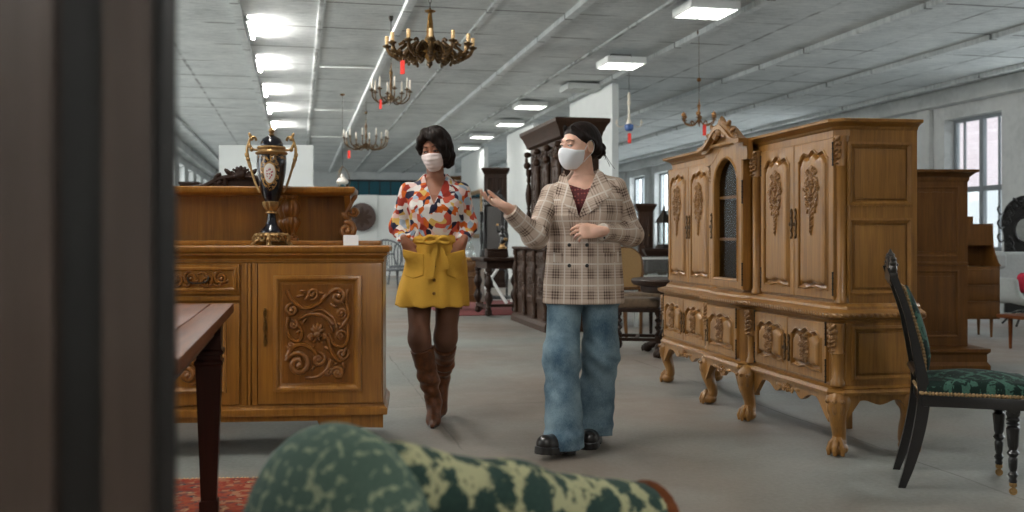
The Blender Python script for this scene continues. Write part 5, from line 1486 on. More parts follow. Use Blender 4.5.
# round tray leaning on the far side of the sideboard
o = thing('round_tray', 'round dark wooden tabletop leaning behind the sideboard, only its rim showing', 'tabletop', (at(353, 5.62), 5.62, .0), R(8))
B(Matrix.Translation((0,0,.335)) @ MX).lathe([(.002,-.02),(.1,-.02),(.115,-.012),(.12,0),(.115,.012),(.1,.02),(.002,.02)], seg=36).obj('tmp', M['darkoak'], o); bpy.data.objects.remove([c for c in ALL() if c.name == 'tmp'][0])
B(Matrix.Translation((0,0,.19)) @ MX).lathe([(.002,-.02),(.165,-.02),(.185,-.012),(.19,0),(.185,.012),(.165,.02),(.002,.02)], seg=40).obj('disc', M['darkoak'], o, 30)
B(Matrix.Translation((0,0,.19)) @ MX).lathe([(.14,.021),(.15,.028),(.16,.021)], seg=40).obj('rim_bead', M['darkoak'], o, 30)

# ------------------------------------------ right background
Y = 8.1; x0, x1 = 2.75, at(977, Y)
mt = M['walnut']
cx = (x0+x1-.07)/2; w = (x1-.07-x0)/2
o = thing('tall_cupboard', 'plain brown panelled cupboard with moulded top standing behind the oak cabinet', 'cupboard', (cx, Y, 0), R(1.5))
B().rloft([(w+.15,.42,.0),(w+.15,.42,.05),(w+.13,.40,.08),(w+.13,.40,.14),(w+.15,.42,.16),(w+.15,.42,.185),(w+.06,.33,.2)], .0, .34).obj('plinth', mt, o, 20)
B().box(-w, w, 0, .62, .2, 1.55).obj('body', mt, o, 0)
for z0, z1 in ((.27,.82),(.92,1.5)):
    B().frame(-w+.05, w-.07, z0, z1, [(0,0),(0,.004),(.012,.008),(.022,.002),(.03,-.004)], 0).obj('moulding', mt, o, 30)
    B().box(-w+.09, w-.11, -.006, .002, z0+.05, z1-.05, .003).obj('panel', mt, o, 30)
B().box(-w, w+.006, -.008, .62, .855, .885, .005).obj('waist_rail', mt, o, 30)
B().rloft([(w,.31,1.53),(w+.01,.32,1.55),(w+.01,.32,1.57),(w+.04,.35,1.6),(w+.065,.375,1.612),(w+.065,.375,1.63),(w+.02,.33,1.635)], 0, .31).obj('cornice', mt, o, 20)
# teak bureau
Y = 10.85; x1 = at(1000, Y); W_ = .62; cx = x1-W_/2
o = thing('bureau', 'teak bureau with three drawers and a sloped open top behind the brown cupboard', 'bureau', (cx, Y, 0), R(0)); mt = M['teak']; w = W_/2
B().box(-w, w, 0, .4, .2, .77, .004).obj('body', mt, o, 30)
for i in range(3):
    z = .23+.175*i; d = B().box(-w+.012, w-.012, -.014, .002, z, z+.165, .004).obj('drawer', mt, o, 30)
    B().box(-.2, .2, -.024, -.012, z+.148, z+.162, .003).obj('lip_handle', mt, d, 30)
for sx in (-1, 1):
    B().prism(sp2([(.40,.77),(.0,.77),(.03,.82),(.09,.9),(.13,.98),(.15,1.1),(.155,1.24)],4)+[(.4,1.24)], sx*w-.012*(sx > 0)-.0, sx*w+.012*(sx < 0), 'yz').obj('side_board', mt, o, 30)
B().box(-w, w, .385, .4, .77, 1.24).obj('back_board', mt, o, 0); B().box(-w+.012, w-.012, .16, .39, 1.0, 1.22).obj('cubby', mt, o, 0)
B().box(-w+.02, -.02, .15, .162, 1.01, 1.2, .003).obj('cubby_door', mt, o, 0)
B().box(.0, w-.2, .2, .39, 1.22, 1.32).obj('crest_box', mt, o, 0)
for sx in (-1, 1):
    for y in (.05, .35): B().lathe([(.012,0),(.02,.2)], (sx*(w-.07), y, 0), 10).obj('leg', mt, o)
# grey lounge chair with head cushion
o = thing('lounge_chair', 'pale grey felt lounge chair with a head cushion at the right edge', 'chair', (at(1027, 12.3), 12.3, 0), R(6))
def rbox(P, c, h, r, rx=0):
    q = P-np.array(c, np.float32)
    if rx: q = np.stack([q[:,0], q[:,1]*cos(rx)+q[:,2]*sin(rx), -q[:,1]*sin(rx)+q[:,2]*cos(rx)], 1)
    k = np.abs(q)-(np.array(h, np.float32)-r); return np.sqrt((np.maximum(k,0)**2).sum(1))+np.minimum(k.max(1),0)-r
def shell_f(P):
    w = np.interp(P[:,2], [.2,.45,.9], [.6,.85,1.0]); Q = P.copy(); Q[:,0] = P[:,0]/w
    d = smin(rbox(Q, (0,.2,.62), (.44,.05,.30), .045, -.3), rbox(Q, (0,-.1,.36), (.44,.34,.05), .045, .12), .2)
    for s in (-1, 1): d = smin(d, rbox(Q, (s*.40,-.05,.46), (.04,.3,.14), .035), .1)
    return d
mesh_of('shell', solid(shell_f, (-.55,-.6,.1), (.55,.6,1.05), .018), M['grey_wool'], o)
mesh_of('head_cushion', pad(-.44,-.17,.12,.24,.70,.90,.05), M['grey_wool'], o)
for i in range(4):
    a = i*pi/2+.6; B().tube(spline([(0,0,.2),(.15*cos(a),.15*sin(a),.16),(.3*cos(a),.3*sin(a),.015)],4), .014, 7).obj('leg', M['ebony'], o)
B().lathe([(.03,.12),(.03,.26)], seg=12).obj('column', M['ebony'], o)
g = thing('cushion', 'crimson cushion lying in the grey lounge chair', 'cushion', (at(1031, 12.15), 12.15, .415), .2)
mesh_of('pad', pad(-.16,.16,-.1,.08,.0,.24,.055), M['pink'], g); B().tube([(-.15,-.01,.24),(.15,-.01,.24)], .006, 6).obj('piping', M['pink'], g)
# black carved hall mirror
Y = 14.5
o = thing('hall_mirror', 'black carved hall mirror with curled hooks at the right edge by the window', 'mirror', (at(1024, Y), Y, 0), R(-8)); mt = M['ebony']
B().prism(sp2([(-.26,.0),(-.26,1.0),(-.3,1.25),(-.28,1.45),(-.17,1.62),(0,1.7),(.17,1.62),(.28,1.45),(.3,1.25),(.26,1.0),(.26,.0)],4), 0, .05).obj('board', mt, o, 30)
b = B(Matrix.Translation((0,0,1.2))); 
b.tube([(.13*cos(k*pi/16), -.01, .18*sin(k*pi/16)) for k in range(33)], .02, 8); b.obj('mirror_frame', mt, o)
B().prism([(.13*cos(k*pi/14), 1.2+.18*sin(k*pi/14)) for k in range(28)], -.008, -.002).obj('mirror_glass', M['mirror'], o, 0)
for q in (-1, 1):
    for z in (1.05, 1.25, 1.45):
        B().tube(spline([(q*.27,0,z),(q*.34,-.05,z-.02),(q*.38,-.06,z+.05),(q*.36,-.06,z+.1)],5), .014, 6).obj('hook', mt, o)
b = B()
for q in (-1, 1):
    for z, x in ((1.55,.12),(1.45,.2),(1.32,.24),(1.0,.2),(.85,.16)): b.scroll(q*x, z, .055, .01, pi/2, q*1.4, .02, -.01, 16, 6); b.leaf(q*x*.8, z+.04, pi/2-q*.6, .1, .05, .02, -.005)
b.flower(0, 1.58, .08, .03, -.01, 7); b.obj('carving', mt, o, 50)
# corner of a low table
o = thing('coffee_table', 'brown low table whose corner shows under the grey lounge chair', 'table', (at(1075, 9.7), 9.75, 0), R(20))
B().box(-.65, .65, -.3, .3, .3, .335, .008).obj('top', M['mahogany'], o, 30)
for sx in (-1, 1):
    for sy in (-1, 1): B().lathe([(.014,0),(.022,.3)], (sx*.55, sy*.22, 0), 10).obj('leg', M['mahogany'], o)
# ---------------------------------------------------------------- people
def skin(name, c):
    m = N(name, .5, spec=.35)
    n = m.noise(m.co((1,1,1)), 18, 3).outputs[0]
    m.col(m.ramp(n, [(.3, tuple(x*.9 for x in c)), (.7, tuple(min(1, x*1.08) for x in c))]))
    m.p.inputs['Subsurface Weight'].default_value = .12; m.p.inputs['Subsurface Radius'].default_value = (.012, .005, .003); m.p.inputs['Subsurface Scale'].default_value = .6
    return m.m
def cloth(name, c, var=.12, sc=400, rough=.85):
    m = N(name, rough, spec=.2); v = m.co((1,1,1)); n = m.noise(v, sc, 2).outputs[0]; n2 = m.noise(v, 9, 3).outputs[0]
    f = m.math('MULTIPLY_ADD', n, .5, m.math('MULTIPLY', n2, .5))
    m.col(m.ramp(f, [(.3, tuple(x*(1-var) for x in c)), (.7, tuple(min(1, x*(1+var)) for x in c))])); m.bump(n, .15, .001); return m.m

def rot_head(yaw, pitch, roll=0):
    m = Matrix.Rotation(R(yaw), 3, 'Z') @ Matrix.Rotation(R(pitch), 3, 'X') @ Matrix.Rotation(R(roll), 3, 'Y')
    return np.array(m, np.float32)
def loc_(P, c, Rm): return (P-np.array(c, np.float32)) @ Rm
def head_base(q):
    d = el(q, (0,.014,.03), (.073,.092,.083))
    d = smin(d, el(q, (0,-.022,-.035), (.058,.066,.078)), .03)
    d = smin(d, el(q, (0,-.062,-.098), (.024,.024,.02)), .03)
    for s in (-1, 1):
        d = smin(d, el(q, (s*.036,-.058,-.028), (.024,.024,.024)), .02)
    d = smin(d, el(q, (0,-.074,.026), (.046,.016,.012)), .015)
    return d
def inside(d, cl, mask, g=.006): return np.where(mask, np.maximum(d, cl+g), d)
def away(P, c, r): return ((P-np.array(c, np.float32))**2).sum(1) > r*r
def head_sdf(q, lid=.0):
    d = head_base(q)
    d = smin(d, rc(q, (0,-.086,.006), (0,-.106,-.034), .0075, .011), .012)
    for s in (-1, 1):
        d = smin(d, el(q, (s*.010,-.096,-.037), (.008,.009,.007)), .006)
        d = smax(d, -el(q, (s*.031,-.094,.004), (.018,.014,.0115)), .008)
        d = np.minimum(d, np.maximum(el(q, (s*.031,-.0785,.004), (.0155,.0150,.0142)), .0085-lid-q[:,2]))
        e = el(q, (s*.076,.012,-.008), (.009,.019,.031)); e = smax(e, -el(q, (s*.085,.008,-.004), (.006,.010,.017)), .004)
        d = smin(d, e, .006)
    d = smin(d, el(q, (0,-.091,-.062), (.021,.008,.006)), .005); d = smin(d, el(q, (0,-.089,-.073), (.018,.008,.006)), .005)
    return d
def face_bits(par, c, Rm, hairmat, lid, look=(0,0)):
    Mh = Matrix.Translation(c) @ Matrix(Rm.tolist()).to_4x4()
    iris = plain('dark iris', srgb(34,22,18), .15, coat=.6); wh = plain('eye white', srgb(206,198,192), .25, coat=.4); lash = plain('lashes', srgb(22,16,14), .7)
    for s in (-1, 1):
        e = B(Mh).ell((s*.031,-.079,.004), .0122, None, 16, 10).obj('eye', wh, par, 180)
        B(Mh).ell((s*.031+look[0],-.0875,.003+look[1]), (.0062,.0045,.0062), None, 12, 8).obj('iris', iris, e, 180)
        b = B(Mh)
        zl = .0105-lid
        b.tube(spline([(s*.047,-.080,zl-.006),(s*.040,-.0895,zl-.0005),(s*.031,-.0935,zl+.001),(s*.022,-.0905,zl-.001),(s*.0165,-.084,zl-.004)], 4), [.0012]*3+[.0019]*10+[.0011]*4, 6)
        b.obj('eyelashes', lash, e, 180)
        B(Mh).tube(spline([(s*.014,-.0925,.024),(s*.028,-.094,.0285),(s*.042,-.086,.028),(s*.053,-.071,.021)], 4), [.0028]*4+[.0034]*5+[.002]*4, 6, flat=.7).obj('eyebrow', hairmat, par, 180)
def mask_f(c, Rm, pleat):
    def f(P):
        q = loc_(P, c, Rm)
        d = smin(head_base(q), el(q, (0,-.072,-.052), (.044,.046,.052)), .03)
        d = smin(d, rc(q, (0,-.086,-.002), (0,-.108,-.036), .01, .014), .02)-.0045
        if pleat: d = d-.0022*np.sin(q[:,2]*260)*np.clip(1-np.abs(q[:,0])/.075, 0, 1)
        else: d = d-.0012*noise3(q, 60, 4)
        top = -.008-.22*np.abs(q[:,0])-(-.0)
        r = np.maximum(q[:,2]-top, -.122-q[:,2]); r = np.maximum(r, q[:,1]+.012+.25*np.clip(-q[:,2]-.05, 0, 1)*0); r = np.maximum(r, np.abs(q[:,0])-.072)
        return smax(d, r, .005)
    return f
def loops(par, c, Rm, mt):
    Mh = Matrix.Translation(c) @ Matrix(Rm.tolist()).to_4x4()
    for s in (-1, 1):
        B(Mh).tube(spline([(s*.066,-.02,-.03),(s*.074,-.005,.0),(s*.082,.014,.025),(s*.083,.032,.01),(s*.08,.028,-.03),(s*.072,.0,-.06),(s*.06,-.02,-.085)], 5), .0017, 5).obj('ear_loop', mt, par, 180)

def hand_sdf(P, w, f, n, right, curl=(.25,.3,.35,.4), s=1.0, spread=.05, thumb=(.62,.68,.3)):
    f = Vector(f).normalized(); n = Vector(n); n = (n-f*n.dot(f)).normalized(); t = f.cross(n) if right else n.cross(f)
    A = np.array([f[:], t[:], n[:]], np.float32).T
    q = (P-np.array(w, np.float32)) @ A / s
    d = el(q, (.046,.0,0), (.052,.038,.0145)); d = smin(d, el(q, (.078,.002,-.001), (.02,.04,.0115)), .015)
    d = smin(d, rc(q, (-.03,0,0), (.02,0,0), .024, .022), .02); d = smin(d, el(q, (.03,.026,.008), (.03,.014,.013)), .012)
    for i, (y, L) in enumerate(((.0295,.072),(.0105,.08),(-.0095,.074),(-.028,.058))):
        p = np.array([.086-.004*abs(i-1), y, -.001]); a = curl[i]*.6; sp_ = (1.5-i)*spread
        r = .0088 if i < 3 else .0076
        for k, fr in enumerate((.44, .31, .25)):
            dv = np.array([cos(a)*cos(sp_), sin(sp_), sin(a)]); e = p+dv*L*fr
            d = smin(d, rc(q, p, e, r, r-.0009), .0035); p = e; r -= .0009; a += curl[i]*(1.1 if k == 0 else .8)
    p = np.array([.022,.03,.006]); dv = np.array(thumb); dv = dv/np.linalg.norm(dv); r = .0125
    for L in (.036,.03,.024):
        e = p+dv*L; d = smin(d, rc(q, p, e, r, r-.0018), .006); p = e; r -= .0016; dv = dv+np.array([.25,-.18,.1]); dv = dv/np.linalg.norm(dv)
    return d*s

def uvs_torso(cx, cy, k=.19):
    return lambda V: np.stack([np.arctan2(V[:,0]-cx, -(V[:,1]-cy))*k, V[:,2]], 1)
def uvs_arm(pts):
    A = [np.array(p, np.float32) for p in pts]
    def f(V):
        best = None; bd = None; off = 0
        for a, b in zip(A, A[1:]):
            d = b-a; L = np.linalg.norm(d); t = np.clip(((V-a) @ d)/L**2, 0, 1); q = V-a-t[:,None]*d; ds = np.sqrt((q*q).sum(1))
            z = d/L; x = np.cross(z, [0,1,0]); x /= np.linalg.norm(x); y = np.cross(z, x)
            u = np.arctan2(q @ x, q @ y)*.06; v = off+t*L
            val = np.stack([u, v], 1)
            if best is None: best, bd = val, ds
            else:
                m = ds < bd; best = np.where(m[:,None], val, best); bd = np.minimum(ds, bd)
            off += L
        return best
    return f
def poly(P, pts, rs, k=.03):
    d = None
    for a, b, ra, rb in zip(pts, pts[1:], rs, rs[1:]):
        e = rc(P, a, b, ra, rb); d = e if d is None else smin(d, e, k)
    return d

# ================================================================ woman in flowered blouse and yellow skirt
O1 = Vector((-.452, 5.75, 0))
p1 = thing('person', 'woman in a flowered blouse, yellow skirt and brown boots, hands in pockets', 'person', O1, 0)
hc1 = (.012,-.035,1.588); R1 = rot_head(-14, 15, -4)
shL, elL, wrL = (-.145,.02,1.345), (-.21,.05,1.14), (-.15,-.085,1.05)
shR, elR, wrR = (.16,.02,1.345), (.2,.07,1.15), (.17,-.085,1.05)
cfL = tuple(Vector(elL).lerp(Vector(wrL), .93)); cfR = tuple(Vector(elR).lerp(Vector(wrR), .93))
kL, aL = (-.075,-.06,.50), (-.004,.06,.14)
kR, aR = (.068,.03,.50), (.03,.30,.22)
def blouse0(P):
    t = slabs(P, BLP)
    a = poly(P, (shL, elL, cfL), (.054,.047,.036), .04); b_ = poly(P, (shR, elR, cfR), (.054,.047,.036), .04)
    d = smin(smin(t, a, .035), b_, .035)
    w = noise3(P*np.array([1,1,.6]), 34, 11)*.0045
    w = w+.003*np.sin((P[:,2]*.8+np.abs(P[:,0])*1.5)*95)*np.clip((1.2-P[:,2])*8, 0, 1)
    return d-w
BLP = [(1.05,.015,.01,.143,.115),(1.09,.015,.01,.148,.12),(1.15,.015,.0,.152,.126),(1.25,.012,-.008,.156,.13),(1.32,.012,.008,.162,.114),(1.365,.012,.02,.15,.09),(1.41,.012,.026,.1,.072),(1.445,.012,.03,.07,.06)]
def h1L(P): return hand_sdf(P, wrL, (.42,-.04,-.9), (.2,.95,-.05), True, (.3,.3,.3,.3), .92, .02, (.8,.3,.5))
def h1R(P): return hand_sdf(P, wrR, (-.42,-.04,-.9), (-.2,.95,-.05), False, (.3,.3,.3,.3), .92, .02, (.8,.3,.5))
def body1(P):
    d = head_sdf(loc_(P, hc1, R1), .0095)
    d = smin(d, rc(P, (.012,.03,1.36), (.008,.0,1.53), .05, .049), .03)
    t = slabs(P, [(.80,.0,.02,.165,.11),(.95,.01,.02,.165,.115),(1.1,.015,.01,.12,.088),(1.22,.015,.0,.145,.102),(1.32,.012,.01,.158,.098),(1.37,.012,.02,.12,.075),(1.415,.012,.025,.06,.05)])
    d = smin(d, t, .04); d = smin(d, rc(P, shL, shR, .05, .05), .03)
    for s in (-1, 1): d = smin(d, el(P, (.012+s*.065,-.075,1.245), (.055,.05,.055)), .04)
    d = smin(d, poly(P, (shL, elL, wrL), (.048,.038,.025)), .03); d = smin(d, poly(P, (shR, elR, wrR), (.048,.038,.025)), .03)
    d = smin(d, h1L(P), .012)
    d = smin(d, h1R(P), .012)
    d = smin(d, poly(P, ((-.085,.03,.86), kL, aL), (.08,.052,.036), .05), .04); d = smin(d, poly(P, ((.095,.03,.86), kR, aR), (.082,.056,.036), .05), .04)
    d = smin(d, rc(P, aL, (.0,-.05,.045), .034, .026), .03); d = smin(d, rc(P, aR, (.02,.22,.07), .034, .026), .03)
    d = np.maximum(d, .2-P[:,2])
    far = (np.minimum(h1L(P), h1R(P)) > .02) & away(P, wrL, .062) & away(P, wrR, .062)
    d = inside(d, blouse0(P), (P[:,2] > 1.07) & (P[:,2] < 1.40) & far, .007)
    d = inside(d, tights_f(P), (P[:,2] < .7) & (P[:,2] > .32), .002)
    return d
def tights_f(P):
    d = smin(poly(P, ((-.085,.03,.86), kL, aL), (.083,.0555,.038), .05), poly(P, ((.095,.03,.86), kR, aR), (.086,.0595,.038), .05), .02)
    d = smin(d, el(P, (kL[0],kL[1]-.025,kL[2]+.01), (.04,.04,.05)), .03)
    return np.maximum(np.maximum(d, P[:,2]-.8), .25-P[:,2])
S1 = skin('warm brown skin', srgb(156,106,82))
mesh_of('body', solid(body1, (-.36,-.24,-.02), (.38,.44,1.74), .004), S1, p1)
# tights
TI = cloth('dark brown tights', srgb(106,74,58), .2, 300, .55)
mesh_of('tights', solid(tights_f, (-.22,-.2,.2), (.24,.3,.84), .007), TI, p1)
# boots
LE = N('tan leather', .42, coat=.08, spec=.35); v = LE.co((1,1,1)); n1 = LE.noise(v, 26, 5, .6).outputs[0]
LE.col(LE.ramp(n1, [(.3, srgb(66,36,18)), (.7, srgb(116,68,36))])); LE.bump(n1, .3, .004); LE = LE.m
def boot(name, top, ank, heel, ball, toe):
    top, ank, heel, ball, toe = map(np.array, (top, ank, heel, ball, toe)); ax = (top-ank)/np.linalg.norm(top-ank)
    def f(P):
        mid = top*.45+ank*.55
        d = poly(P, (top, mid, ank), (.068,.055,.043), .03)
        s = (P-ank) @ ax.astype(np.float32)
        fold = np.sin(s*95+2.2*np.arctan2(P[:,0]-ank[0], -(P[:,1]-ank[1]))+noise3(P, 16, 2)*2.5)
        d = d-.0065*fold*np.clip(1-np.abs(s-.13)/.15, 0, 1)
        ft = poly(P, (heel+np.array([0,0,.035]), ball, toe), (.036,.033,.013), .03); ft = smin(ft, rc(P, ank, ball, .04, .03), .03)
        d = smin(d, ft, .035)
        lo = np.minimum(heel[2], 0)
        return np.maximum(d, (P-top) @ ax.astype(np.float32))
    lo = np.minimum(np.minimum(top, toe), np.minimum(heel, ank))-.11; hi = np.maximum(np.maximum(top, toe), np.maximum(heel, ank))+.11; lo[2] = max(lo[2], -.02)
    o = mesh_of(name, solid(f, lo, hi, .005), LE, p1)
    hb = B(); hx, hy, hz = heel
    g = Vector((float(toe[0]-heel[0]), float(toe[1]-heel[1]), float(toe[2]-heel[2]))); 
    fl = max(0.0, hz-.055)
    hb.loft([[(hx-.024,hy-.02,fl),(hx+.024,hy-.02,fl),(hx+.022,hy+.024,fl),(hx-.022,hy+.024,fl)],[(hx-.029,hy-.032,hz+.01),(hx+.029,hy-.032,hz+.01),(hx+.027,hy+.032,hz+.01),(hx-.027,hy+.032,hz+.01)]])
    hb.obj('heel', M['ebony'], o, 20)
    sbm = B(); P_ = [Vector(heel)+Vector((0,.03,.0)), Vector(heel).lerp(Vector(ball), .5)+Vector((0,0,-.008)), Vector(ball)+Vector((0,0,-.028)), Vector(toe)+Vector((0,-.008,-.011))]
    sbm.loft([[(p.x-w,p.y,p.z-.003),(p.x+w,p.y,p.z-.003),(p.x+w,p.y,p.z+.006),(p.x-w,p.y,p.z+.006)] for p, w in zip(P_, (.026,.024,.034,.009))]); sbm.obj('sole', M['ebony'], o, 20)
boot('boot', (-.062,-.04,.445), (-.002,.055,.125), (.0,.085,.055), (.001,-.02,.032), (.002,-.105,.016))
boot('boot', (.062,.07,.445), (.032,.285,.235), (.034,.335,.16), (.022,.245,.05), (.014,.165,.018))
# blouse
fl = N('flowered blouse cloth', .75, spec=.25); v = fl.co((1,1,1.0)); nz = fl.n('TexNoise', {'Vector': v, 'Scale': 9, 'Detail': 1.5}).outputs['Color']
vd = fl.mix(.08, v, nz, 'ADD'); vo = fl.n('TexVoronoi', {'Vector': vd, 'Scale': 31, 'Randomness': 1})
sp_ = fl.n('SeparateColor', {0: vo.outputs['Color']})
c_ = fl.ramp(sp_.outputs[0], [(.0, srgb(222,214,208)), (.25, srgb(204,98,30)), (.38, srgb(38,38,60)), (.5, srgb(218,186,178)), (.57, srgb(150,48,34)), (.68, srgb(214,176,96)), (.76, srgb(160,178,194)), (.85, srgb(196,86,66)), (.93, srgb(226,220,214))], 'CONSTANT')
fl.col(c_); fl.bump(fl.noise(v, 14, 3).outputs[0], .35, .01); FL = fl.m
def vneck(P, x0, z0, kl, kr, y1):
    u = P[:,0]-x0; w = P[:,2]-z0
    return np.maximum(np.maximum(np.where(u < 0, -u-w*kl, u-w*kr), -w), P[:,1]-y1)
def cuffcut(P, el_, wr):
    a = np.array(wr, np.float32); d = a-np.array(el_, np.float32); d /= np.linalg.norm(d); s = (P-a) @ d
    r = np.sqrt((((P-a)-s[:,None]*d)**2).sum(1)); return np.maximum(s, r-.09), s, r
def blouse(P):
    d = blouse0(P)
    d = smax(d, -vneck(P, .012, 1.262, .40, .40, .0), .006)
    for e_, w_ in ((elL, cfL), (elR, cfR)):
        _, s, r = cuffcut(P, e_, w_); d = np.where(r < .07, np.maximum(d, s-.002), d)
        d = np.where((r < .07) & (s > -.055), d-.0028, d)
    return np.maximum(d, 1.055-P[:,2])
bl_vq = solid(blouse0, (-.34,-.22,1.0), (.36,.24,1.46), .007); bl_t = bvh(bl_vq)
blo = mesh_of('blouse', solid(blouse, (-.34,-.22,1.0), (.36,.24,1.46), .005), FL, p1)
patch('collar', bl_t, [(-.06,1.425),(-.052,1.435),(.004,1.275),(-.035,1.315),(-.078,1.342),(-.09,1.36),(-.074,1.39)], FL, blo, .006, .005)
patch('collar', bl_t, [(.086,1.425),(.078,1.435),(.022,1.275),(.058,1.315),(.102,1.342),(.114,1.36),(.098,1.39)], FL, blo, .006, .005)
# skirt
YE = cloth('mustard canvas', srgb(204,158,62), .12, 250, .8)
def skirt(P, g=0.0):
    pr = [(.685,-.012,.025,.216,.165),(.8,-.002,.025,.2,.155),(.92,.012,.022,.18,.142),(1.0,.015,.017,.165,.132),(1.05,.015,.012,.15,.122),(1.08,.015,.01,.146,.12),(1.122,.015,.01,.144,.119)]
    d = slabs(P, pr); a = np.arctan2(P[:,0]-.015, -(P[:,1]-.01))
    fd = np.clip((1.04-P[:,2])*3, 0, 1)
    return d-.0045*np.sin(a*9+1.1*np.sin(P[:,2]*6))*fd-.003*noise3(P, 18, 8)*fd-g
sk_vq = solid(skirt, (-.27,-.2,.64), (.27,.24,1.16), .006); sk_t = bvh(sk_vq); sk = mesh_of('skirt', sk_vq, YE, p1)
def sash(P):
    r = np.abs(P[:,2]-1.068-.004*np.sin(P[:,0]*22))-.021
    return smax(skirt(P, .0075)-.0015*np.sin(P[:,2]*330), r, .006)
sa = mesh_of('sash', solid(sash, (-.22,-.19,1.0), (.25,.2,1.13), .005), YE, sk)
b = B(); b.ell((.034,-.135,1.066), (.022,.018,.024), None, 12, 8); b.tube(spline([(.04,-.135,1.07),(.075,-.15,1.082),(.105,-.135,1.06),(.08,-.14,1.045),(.04,-.138,1.06)], 5), .011, 8); b.tube(spline([(.03,-.135,1.07),(-.01,-.15,1.085),(-.04,-.14,1.06),(-.01,-.145,1.045),(.03,-.138,1.06)], 5), .011, 8); b.obj('bow_knot', YE, sa, 180)
patch('sash_tail', sk_t, [(.02,1.06),(.04,1.062),(.024,.95),(.012,.845),(-.026,.85),(-.006,.96)], YE, sa, .022, .012)
patch('sash_tail', sk_t, [(.036,1.06),(.054,1.055),(.088,.96),(.096,.90),(.06,.895),(.056,.97)], YE, sa, .020, .012)
def pocket(hf, x0, x1, zi, zo, zb, side):
    def f(P):
        d = smin(skirt(P, .0035), hf(P)-.007, .05)
        k = (P[:,0]-x0)/(x1-x0); zt = zi+(zo-zi)*(k if side > 0 else 1-k)
        zl = zb+.02*np.abs(2*k-1)
        return smax(d, np.maximum(np.maximum(np.maximum(x0-P[:,0], P[:,0]-x1), np.maximum(P[:,2]-zt, zl-P[:,2])), P[:,1]), .004)
    return f
mesh_of('pocket', solid(pocket(h1L, -.168, -.045, .985, 1.012, .845, -1), (-.2,-.2,.8), (.0,.05,1.05), .004), YE, sk)
mesh_of('pocket', solid(pocket(h1R, .082, .186, .985, 1.012, .845, 1), (.05,-.2,.8), (.23,.05,1.05), .004), YE, sk)
patch('placket', sk_t, [(-.002,1.03),(.036,1.03),(.034,.70),(-.012,.70)], YE, sk, .004, .004)
for z in (.985,.915,.84,.765):
    h = sk_t.ray_cast(Vector((.014,-1,z)), Vector((0,1,0)))[0]; B().ell((.014, h.y-.009, z), (.009,.005,.009), None, 12, 6).obj('button', M['brass'], sk, 180)
# hair
HA = N('black-brown hair', .55, spec=.14); v = HA.co((1,1,1)); n1 = HA.noise(HA.co((60,60,9)), 1, 4).outputs[0]
HA.col(HA.ramp(n1, [(.3, srgb(16,12,11)), (.75, srgb(40,29,25))])); HA.bump(n1, .3, .002); HA = HA.m
M['hair'] = HA
def strands(q, f, s, amp):
    a = np.arctan2(q[:,0], q[:,1]+.02); return amp*np.sin(a*f+3*np.sin(q[:,2]*18+s))+amp*.6*np.sin(a*f*2.3+s+q[:,2]*25)
def hair1(P):
    q = loc_(P, hc1, R1)
    cap = el(q, (0,.02,.036), (.084,.102,.094)); cap = smax(cap, -(.70*q[:,1]+.71*q[:,2]+.012), .02)
    d = smin(cap, el(q, (.062,.012,-.025), (.034,.072,.098)), .03)
    d = smin(d, el(q, (-.062,.026,.0), (.03,.066,.072)), .03); d = smin(d, el(q, (0,.058,-.03), (.078,.06,.1)), .04)
    fr = poly(q, ((-.025,-.068,.106), (.03,-.094,.078), (.066,-.08,.028), (.079,-.058,-.035), (.078,-.035,-.085)), (.018,.024,.024,.024,.016), .02)
    fr = smin(fr, poly(q, ((-.02,-.06,.11), (.055,-.06,.085), (.085,-.035,.02), (.092,-.02,-.05), (.088,-.01,-.095)), (.02,.028,.026,.024,.016), .02), .015)
    fl_ = poly(q, ((-.02,-.068,.106), (-.052,-.078,.066), (-.074,-.056,.022), (-.08,-.03,-.015)), (.018,.018,.016,.014), .02)
    d = smin(smin(d, fr, .015), fl_, .015)
    d = smax(d, -el(q, (-.018,-.12,-.03), (.055,.07,.085)), .012)
    return d-strands(q, 26, .4, .0013)-.003*noise3(q, 40, 6)
mesh_of('hair', solid(hair1, (-.14,-.2,1.44), (.16,.14,1.76), .004), HA, p1)
face_bits(p1, hc1, R1, HA, .0095, (-.003,-.0055))
MK1 = cloth('pale pink cotton', srgb(236,220,216), .04, 300)
mk = mesh_of('face_mask', solid(mask_f(hc1, R1, True), (-.12,-.2,1.42), (.12,.06,1.64), .0035), MK1, p1); loops(mk, hc1, R1, MK1)

